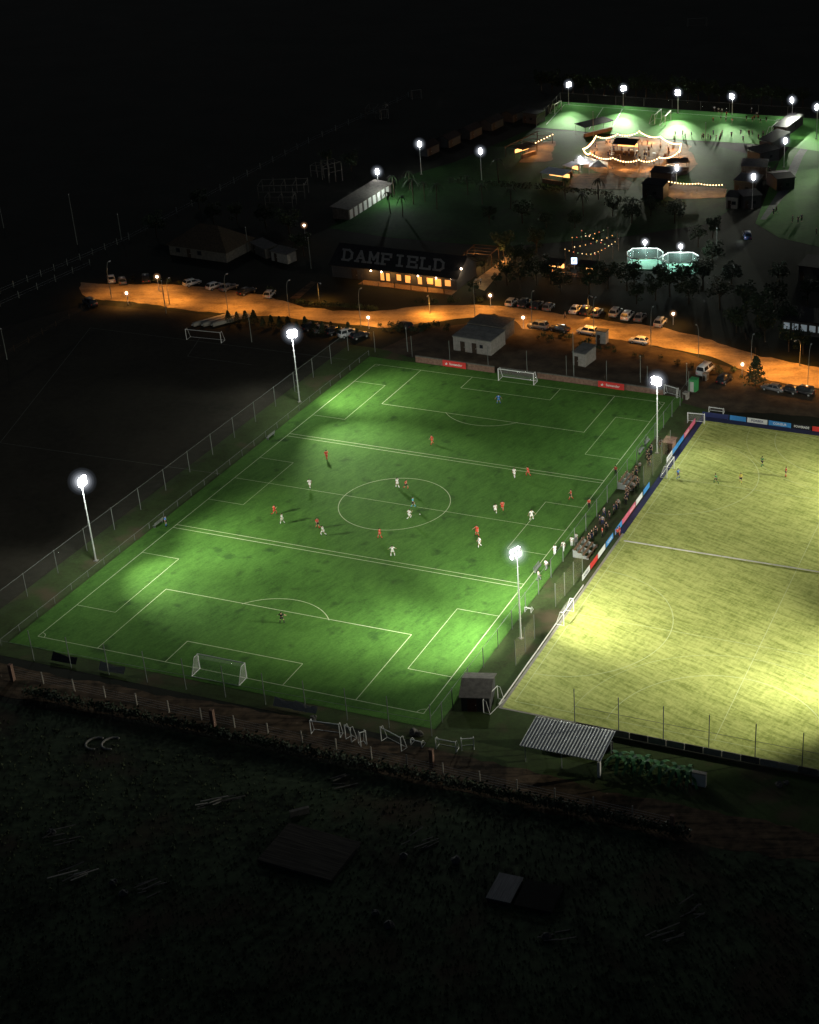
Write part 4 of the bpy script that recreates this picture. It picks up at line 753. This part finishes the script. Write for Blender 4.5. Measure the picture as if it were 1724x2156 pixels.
# ------------------------------------------------------------------ cars
def carproto(kind):
    L,Wd,bh,rh,(c0,c1,c2,c3)={'hatch':(4.0,1.72,.92,1.46,(-1.9,-1.45,.45,1.05)),'sedan':(4.5,1.76,.9,1.42,(-1.55,-1.0,.45,1.1)),'suv':(4.5,1.85,1.05,1.72,(-2.15,-1.8,.6,1.15)),'van':(5.0,1.95,1.2,2.05,(-2.4,-2.25,1.2,1.9))}[kind]
    t=E('parked_car','c','car');hw=Wd/2;hl=L/2;mb=MB()
    prof=[(-hl,.28,.9),(-hl,.7,.95),(-hl+.12,bh,.97),(hl-1.0,bh,.97),(hl-.12,bh-.17,.93),(hl,.6,.9),(hl,.28,.88)]
    n=len(prof);vs=[(-hw*k,y,z) for y,z,k in prof]+[(hw*k,y,z) for y,z,k in prof];mb.add(vs,[tuple(range(n)),tuple(range(n,2*n))[::-1]]+[(i,n+i,n+(i+1)%n,(i+1)%n)[::-1] for i in range(n)])
    a,b=hw*.95,hw*.76;z0,z1=bh-.01,rh
    mb.hexa([(-a,c0,z0),(a,c0,z0),(a,c3,z0),(-a,c3,z0),(-b,c1,z1),(b,c1,z1),(b,c2,z1),(-b,c2,z1)])
    me=mb.mesh('body',CP['white']);bm=bmesh.new();bm.from_mesh(me);bmesh.ops.recalc_face_normals(bm,faces=bm.faces);bmesh.ops.bevel(bm,geom=bm.edges[:],offset=.05,segments=2,affect='EDGES',clamp_overlap=True);bm.to_mesh(me);bm.free();me.shade_smooth()
    ob('body',me,t)
    def pane(nm,p0,p1,p2,p3,off):
        o=Vector(off);f=[Vector(x)+o for x in (p0,p1,p2,p3)];c=sum(f,Vector())/4;f=[c+(x-c)*.86 for x in f];MB().quad(*f).build(nm,m_glass,t)
    pane('windscreen',(-a,c3,z0),(a,c3,z0),(b,c2,z1),(-b,c2,z1),(0,.02,.012));pane('rear_window',(a,c0,z0),(-a,c0,z0),(-b,c1,z1),(b,c1,z1),(0,-.02,.012))
    for s in (-1,1):
        cm0,cm1=(c0+c3)/2,(c1+c2)/2
        pane('side_window',(s*a,c0,z0),(s*a,cm0,z0),(s*b,cm1,z1),(s*b,c1,z1),(s*.02,0,.005));pane('side_window',(s*a,cm0,z0),(s*a,c3,z0),(s*b,c2,z1),(s*b,cm1,z1),(s*.02,0,.005))
        for y in (-hl+.75,hl-.8):
            o=MB().tube((s*(hw-.2),y,.32),(s*(hw+.01),y,.32),.32,n=14).build('wheel',m_black,t);MB().tube((s*(hw-.0),y,.32),(s*(hw+.025),y,.32),.19,n=10).build('rim',m_steel,o)
        MB().box(s*hw*.62-.16,s*hw*.62+.16,hl-.04,hl+.015,.6,.74).build('headlight',m_wban,t);MB().box(s*hw*.66-.13,s*hw*.66+.13,-hl-.015,-hl+.03,.68,.84).build('taillight',m_red,t)
        MB().box(s*(hw+.08)-.08,s*(hw+.08)+.08,c3-.35,c3-.2,bh,bh+.12).build('mirror',m_dark,t)
    return t
KIND={}
def car(px,py,kind,col,rz,lab):
    if kind not in KIND: KIND[kind]=Proto(carproto(kind))
    t=KIND[kind](at(px,py,.035),rad(rz),lab)
    t['category']='van' if kind=='van' else 'car'
    for ch in t.children:
        if ch.name.split('.')[0]=='body': ch.material_slots[0].link='OBJECT';ch.material_slots[0].material=CP[col]
CARS=[(235,592,'sedan','white',40,'white car leftmost in the upper left car park'),(258,596,'hatch','grey',40,'dark grey car second in the upper left car park'),(308,592,'suv','black',35,'black car behind the upper left globe lamp'),(405,600,'hatch','white',-30,'white car alone right of the straight arm lamp'),(452,607,'hatch','white',-20,'white hatchback in the middle of the left car park'),(482,610,'sedan','grey',-20,'grey car right of the white hatchback'),(568,624,'hatch','silver',10,'silver car at the right end of the left car park'),(190,642,'suv','black',60,'dark car alone at the left end of the road'),(520,618,'sedan','black',-20,'black car between the grey and silver ones'),
(655,693,'hatch','black',-30,'dark car leftmost behind the small conifers'),(680,697,'sedan','grey',-30,'grey car second behind the small conifers'),(705,702,'hatch','black',-30,'dark car third behind the small conifers'),(733,707,'suv','white',-30,'white car fourth behind the small conifers'),(757,711,'hatch','black',-30,'dark car rightmost behind the small conifers'),
(1077,641,'hatch','silver',0,'silver car first from the left in the right parked row'),(1104,644,'suv','black',0,'black car second in the right parked row'),(1130,647,'sedan','black',0,'black car third in the right parked row'),(1155,651,'hatch','grey',0,'grey car fourth in the right parked row'),(1212,656,'sedan','white',0,'white car fifth in the right parked row'),(1234,660,'suv','black',0,'dark car beside the curved lamp post in the row'),(1257,663,'hatch','grey',0,'grey car seventh in the right parked row'),(1296,663,'suv','silver',0,'silver car eighth in the right parked row'),(1321,670,'suv','white',0,'white car ninth in the right parked row'),(1347,673,'sedan','grey',0,'grey car tenth in the right parked row'),(1390,684,'suv','silver',0,'silver car last in the right parked row'),
(1133,691,'suv','grey',85,'grey car first below the road beside the block building'),(1178,697,'sedan','black',85,'black car second below the road beside the block building'),(1237,703,'suv','white',85,'white car beside the pale tank cabin'),(1345,722,'hatch','white',85,'white car parked alone below the road'),
(1485,785,'van','white',-10,'white van parked by the green cabin'),(1525,804,'suv','black',-10,'dark car right of the white van'),(1627,822,'sedan','grey',80,'grey car first in the group right of the conifer'),(1660,826,'hatch','black',80,'black car second in the group right of the conifer'),(1690,829,'suv','black',80,'dark car third in the group right of the conifer'),(1573,501,'suv','blue',20,'dark car with lights beside the side lawn'),(852,690,'hatch','black',70,'dark car under the road near the thin pole')]
for c_ in CARS: car(*c_)
g=at(1573,501);point((g.x-1,g.y-3,.8),60,(.9,.95,1),.1)
# ------------------------------------------------------------------ glazed courts
m_cf=mat('court_floor',(.2,.4,.3),.8,.15,1)
def court(px,py,lab):
    t=E('glazed_court',lab,'court',at(px,py,.02),YAW);rx,ry=4.1,3.6
    ps=[(rx*c,ry*s) for c,s in ((-1,-.35),(-.7,-1),(.7,-1),(1,-.35),(1,.35),(.7,1),(-.7,1),(-1,.35))]
    MB().add([(x,y,.25) for x,y in ps]+[(x,y,0) for x,y in ps],[tuple(range(8))]+[(i,8+i,8+(i+1)%8,(i+1)%8) for i in range(8)]).build('floor',m_cf,t)
    for i in range(8):
        a,b=ps[i],ps[(i+1)%8];MB().tube((*a,.2),(*a,2.8),.08).build('post',m_steel,t);MB().tube((*a,2.8),(*b,2.8),.13).build('top_rail',m_wmet,t);MB().quad((*a,.3),(*b,.3),(*b,2.7),(*a,2.7)).build('glass_panel',m_gl,t)
    MB().tube((0,ry,0),(0,ry,4.4),.06).build('lamp_pole',m_steel,t);MB().ball((0,ry-.2,4.4),.4).build('lamp',m_lamp,t)
    for me in glare_m[:3]: o=ob('painted_glare',me,t);o.location=(0,ry-.2,4.4)  # painted lens glare round the court lamp
    p=loc_of(t,0,ry-1.,4.4);point(p,1700,(.8,1,.93),.2);return t
court(1358,558,'left one of two octagonal glazed courts lit cyan');court(1433,567,'right one of two octagonal glazed courts lit cyan')
# ------------------------------------------------------------------ string lights and fair
bm_cache={}
def bulbm(m,r):
    k=(m.name,r)
    if k not in bm_cache: bm_cache[k]=MB().ball((0,0,0),r,6,4).mesh('bulb',m)
    return bm_cache[k]
def string(A,B,n,sag,ms,lab,r=.13,group=None):
    A,B=Vector(A),Vector(B);t=E('string_lights',lab,'string lights',A,0,group);d=B-A;pts_=[]
    for i in range(n+1): u=i/n;p=d*u;p.z-=sag*4*u*(1-u);pts_.append(p)
    MB().path(pts_,.015,3).build('wire',m_black,t)
    for i in range(n): o=ob('bulb',bulbm(ms[i%len(ms)],r),t);o.location=pts_[i]-Vector((0,0,.06))
ring=[(1228,335,313),(1255,308,286),(1300,300,282),(1346,296,276),(1390,306,287),(1433,326,302),(1428,345,319),(1388,356,331),(1345,360,336),(1290,355,332),(1243,346,322)]
tops_=[];nr=len(ring)
for i,(bx,by,ty) in enumerate(ring):
    g=at(bx,by,.03);h=HT(bx,by,ty);tp=Vector((g.x,g.y,h));tops_.append(tp)
    t=E('light_pole','slim pole carrying the ring of string lights at the fairground','pole',g,0,'poles of the string light ring');MB().tube((0,0,0),(0,0,h),.06,.05).build('shaft',m_wood,t);MB().box(-.2,.2,-.2,.2,0,.15).build('foot',m_conc,t)
for i in range(nr):
    a,b=tops_[i],tops_[(i+1)%nr];string(a,b,max(6,round((b-a).length/.75)),.8,[m_warm],'%s span clockwise of the bulb ring, from the left end'%ORD[i],.18)
for i in range(nr):
    a=tops_[i];c_=(tops_[(i+1)%nr]+a)/2;point((c_.x,c_.y,c_.z-1.0),1500,(1,.46,.15),.15)
struct('fairground_yard',ragged(GP((1225,352),(1250,300),(1350,288),(1445,305),(1470,345),(1420,372),(1300,372)),1.2),.05,m_yard)
struct('fairground_yard',ragged(GP((1092,342),(1112,300),(1168,297),(1160,338)),.8),.052,m_yard)
struct('fairground_yard',ragged(GP((1380,398),(1410,384),(1530,398),(1528,415),(1420,420)),.8),.054,m_yard)
struct('fairground_yard',ragged(GP((1195,395),(1205,365),(1290,365),(1330,385),(1320,400)),.8),.056,m_dirt)
def stall(px0,py0,px1,py1,dep,h,lab,rm=m_wban,lit=True):
    A,B=at(px0,py0,.06),at(px1,py1,.06);d=B-A;L=d.length;t=E('market_stall',lab,'stall',A,math.atan2(d.y,d.x))
    for x in (0,L):
        for y in (0,dep): MB().tube((x,y,0),(x,y,h),.07).build('post',m_dwood,t)
    MB().hexa([(-.3,-.3,h),(L+.3,-.3,h),(L+.3,dep+.3,h+.4),(-.3,dep+.3,h+.4),(-.3,-.3,h+.1),(L+.3,-.3,h+.1),(L+.3,dep+.3,h+.5),(-.3,dep+.3,h+.5)]).build('canopy',rm,t)
    MB().box(.1,L-.1,.2,.8,0,1.05).build('counter',m_wood,t)
    if lit: MB().box(.2,L-.2,dep-.2,dep-.1,1.2,2.2).build('lit_back_shelf',m_gold,t);point(loc_of(t,L/2,dep/2,h-.3),260,(1,.5,.18),.1)
stall(1290,325,1335,328,5,3,'dark roofed bar inside the string light ring',m_dwood);stall(1140,385,1185,392,4,2.8,'white roofed stall with warm light left of the tent');stall(1188,368,1202,372,3,2.6,'small stall right behind the white roofed stall',m_wban);stall(1100,335,1130,325,3,2.6,'small warm stall at the left pergola',m_wood)
stall(1232,290,1290,275,4,3,'dark roofed stall on the rear left of the ring',m_roof,False);stall(1408,362,1450,360,3,2.4,'low open stall right of the ring',m_wood,False)
t=pergola('pergola','pergola with bulbs at the left end of the fairground',at(1097,335),at(1163,302),5,2.8,bulbs=12);point(loc_of(t,5,-1,2.2),600,(1,.5,.17));point(loc_of(t,14,0,2.2),500,(1,.5,.17))
def tent(px,py,w,d,h,lab,m=m_wban):
    t=E('tent',lab,'tent',at(px,py,.06),YAW);MB().add([(-w/2,-d/2,2),(w/2,-d/2,2),(w/2,d/2,2),(-w/2,d/2,2),(0,0,h)],[(0,1,4),(1,2,4),(2,3,4),(3,0,4)]).build('canopy',m,t)
    for x in (-1,1):
        for y in (-1,1): MB().tube((x*w/2,y*d/2,0),(x*w/2,y*d/2,2),.05).build('leg',m_steel,t)
tent(1232,356,6,5,3.6,'white peaked tent left of two beside the short floodlight');tent(1260,362,5,5,3.4,'white peaked tent right of two beside the short floodlight')
t=E('dome_tent','white dome tent at the right of the string light ring','tent',at(1408,362,.06));mb=MB();mb.ball((0,0,0),2.2,14,10,.85);mb.v=[(x,y,max(0,z)) for x,y,z in mb.v];mb.build('dome',m_wban,t,True);MB().box(-.6,.6,-2.35,-1.9,0,1.6).build('doorway',m_dark,t)
string(at(1408,402)+Vector((0,0,2.6)),at(1470,406)+Vector((0,0,2.6)),10,.3,[m_warm],'low bulb string before the dome, left half',.14);string(at(1470,406)+Vector((0,0,2.6)),at(1526,408)+Vector((0,0,2.6)),9,.3,[m_warm],'low bulb string before the dome, right half',.14)
for px in (1425,1465,1505): g=at(px,408);point((g.x,g.y-1,2),260,(1,.55,.2),.1)
for k in range(3):
    px=1408+59*k;t=E('light_pole','short pole holding the low bulb string, %s from the left'%ORD[k],'pole',at(px,402+k*3));MB().tube((0,0,0),(0,0,2.7),.05).build('shaft',m_wood,t);MB().box(-.15,.15,-.15,.15,0,.12).build('foot',m_conc,t)
for i in range(14):
    while 1:
        px,py=R.uniform(1240,1425),R.uniform(302,352)
        if ((px-1330)/85)**2+((py-328)/22)**2<1: break
    t=E('cafe_table','small round table among the crowd under the bulb ring','table',at(px,py,.06),0,'small round tables under the bulb ring');MB().tube((0,0,.7),(0,0,.75),.5,n=12).build('tabletop',m_wban if i%3 else m_wood,t);MB().tube((0,0,0),(0,0,.7),.05).build('leg',m_dark,t)
cnt=0
while cnt<60:
    px,py=R.uniform(1240,1425),R.uniform(302,352)
    if ((px-1325)/95)**2+((py-326)/26)**2>1: continue
    cnt+=1;person(at(px,py,.06),R.uniform(0,6),R.choice(['stand','walk','stand']),R.choice(['black','navy','white','grey','brown','red']),R.choice(['black','navy']),'person in the fairground crowd under the bulb ring','fairground crowd under the bulb ring',True,small=True,sc=1.05)
for i in range(26):
    person(at(R.uniform(1400,1610),R.uniform(284,298),.06),R.uniform(0,6),'stand',R.choice(['black','navy','grey']),'black','dark figure watching from the near edge of the distant pitch','figures on the near edge of the distant pitch',True,small=True)
for i in range(16):
    person(at(R.uniform(1475,1620),R.uniform(232,262),.06),R.uniform(0,6),R.choice(['run','walk','stand']),R.choice(['red','black','white']),'black','player on the right half of the distant lit pitch','players on the distant lit pitch',small=True)
for i,(px,py,lb) in enumerate(((1628,452,'person in dark clothes on the pale path, left one'),(1634,449,'person in dark clothes on the pale path, right one'),(1668,468,'person standing leftmost on the side lawn'),(1680,470,'person standing second on the side lawn'),(1687,466,'person standing rightmost on the side lawn'),(1718,495,'person at the right edge of the side lawn'),(1620,365,'person beside the container row'))):
    person(at(px,py,.04),i,'walk' if i<2 else 'stand','black' if i%2 else 'navy','black',lb,None,True,small=True,sc=1.1)
for i,(px,py,lb) in enumerate(((1195,575,'person at the beer garden table left of the screen'),(1225,578,'person at the beer garden table right of the screen'),(1190,672,'person walking on the orange road by the parked row'),(1012,600,'person walking by the lit terrace'))):
    person(at(px,py,.04),i,'stand' if i<2 else 'walk','grey','black',lb,None,True,small=True)
cb=[emit('bulb_'+n,c,s_) for n,c,s_ in (('amber',(1,.5,.12),1.6),('warm_white',(1,.7,.35),2.2),('soft_red',(1,.25,.1),1.),('gold',(1,.6,.2),1.6),('soft_green',(.4,.7,.3),.6))]
for i,(p,q) in enumerate((((1205,525),(1280,505)),((1210,545),(1300,515)),((1225,510),(1290,545)),((1190,550),(1262,560)),((1245,560),(1302,528)))):
    for k,pp in enumerate((p,q)):
        t=E('light_pole','pole at the %s end of the %s coloured bulb string'%(['left','right'][k],ORD[i]),'pole',at(*pp));MB().tube((0,0,0),(0,0,3.1),.05).build('shaft',m_wood,t);MB().ball((0,0,3.1),.08).build('cap',m_steel,t)
    string(at(*p)+Vector((0,0,3)),at(*q)+Vector((0,0,3)),8,.5,[cb[(i+j*2)%5] for j in range(8)],'%s coloured bulb string over the beer garden, from the top left'%ORD[i],.12)
stall(1145,580,1180,584,3,2.7,'warm lit bar hut left of the coloured bulbs',m_dwood)
stall(1215,585,1250,588,3,2.7,'dark bar hut below the coloured bulbs',m_dwood)
for px,py,p_ in ((1160,575,200),(1240,545,120),(1270,525,100)): g=at(px,py);point((g.x,g.y,2.5),p_,(1,.45,.12),.1)
t=E('lit_sign','small glowing blue white sign with dark letter in the beer garden','sign',at(1203,566),YAW);MB().box(0,1.3,0,.15,1.2,2.7).build('light_box',m_sgn,t);MB().tube((.65,.08,0),(.65,.08,1.2),.06).build('post',m_steel,t);textm('P',1.1,m_dark,t,.65,1.95,-.02,wmax=1)
for i in range(8):
    t=E('picnic_table',"timber picnic table in the dark beer garden",'table',at(R.uniform(1150,1290),R.uniform(560,595)),R.uniform(0,3),'picnic tables in the beer garden');MB().box(-.9,.9,-.35,.35,.7,.76).build('tabletop',m_wood,t)
    for s in (-1,1): MB().box(-.9,.9,s*.75-.14,s*.75+.14,.42,.47).build('bench_seat',m_wood,t)
    for s in (-1,1): MB().box(s*.6-.05,s*.6+.05,-.8,.8,.0,.418).build('leg',m_wood,t)
# ------------------------------------------------------------------ sky, moonlight, camera
wd=bpy.data.worlds.new('World');bpy.context.scene.world=wd;wd.use_nodes=True
nt=wd.node_tree;sk=nt.nodes.new('ShaderNodeTexSky');sk.sky_type='NISHITA';sk.sun_disc=False;sk.sun_elevation=rad(25);sk.sun_rotation=rad(40)
nt.links.new(sk.outputs[0],nt.nodes['Background'].inputs[0]);nt.nodes['Background'].inputs[1].default_value=.008
S=bpy.data.lights.new('moon','SUN');S.energy=.06;S.angle=rad(.5);S.color=(1,.97,.9);o=bpy.data.objects.new('moon',S);COL.objects.link(o);o.rotation_euler=(rad(65),0,rad(-140))
cam=bpy.data.objects.new('Camera',bpy.data.cameras.new('Camera'));COL.objects.link(cam);bpy.context.scene.camera=cam
cam.matrix_world=Matrix(((A_[0],B_[0],-C_[0],CX),(A_[1],B_[1],-C_[1],CY),(A_[2],B_[2],-C_[2],CZ),(0,0,0,1)))
cam.data.sensor_fit='HORIZONTAL';cam.data.sensor_width=36;cam.data.lens=F/W*36;cam.data.clip_end=6000;cam.data.clip_start=1
cam.data.shift_x=-(PX-W/2)/W;cam.data.shift_y=(PY-H/2)/W
vs=bpy.context.scene.view_settings;vs.view_transform='Standard';vs.look='None';vs.exposure=0
bpy.context.view_layer.update()
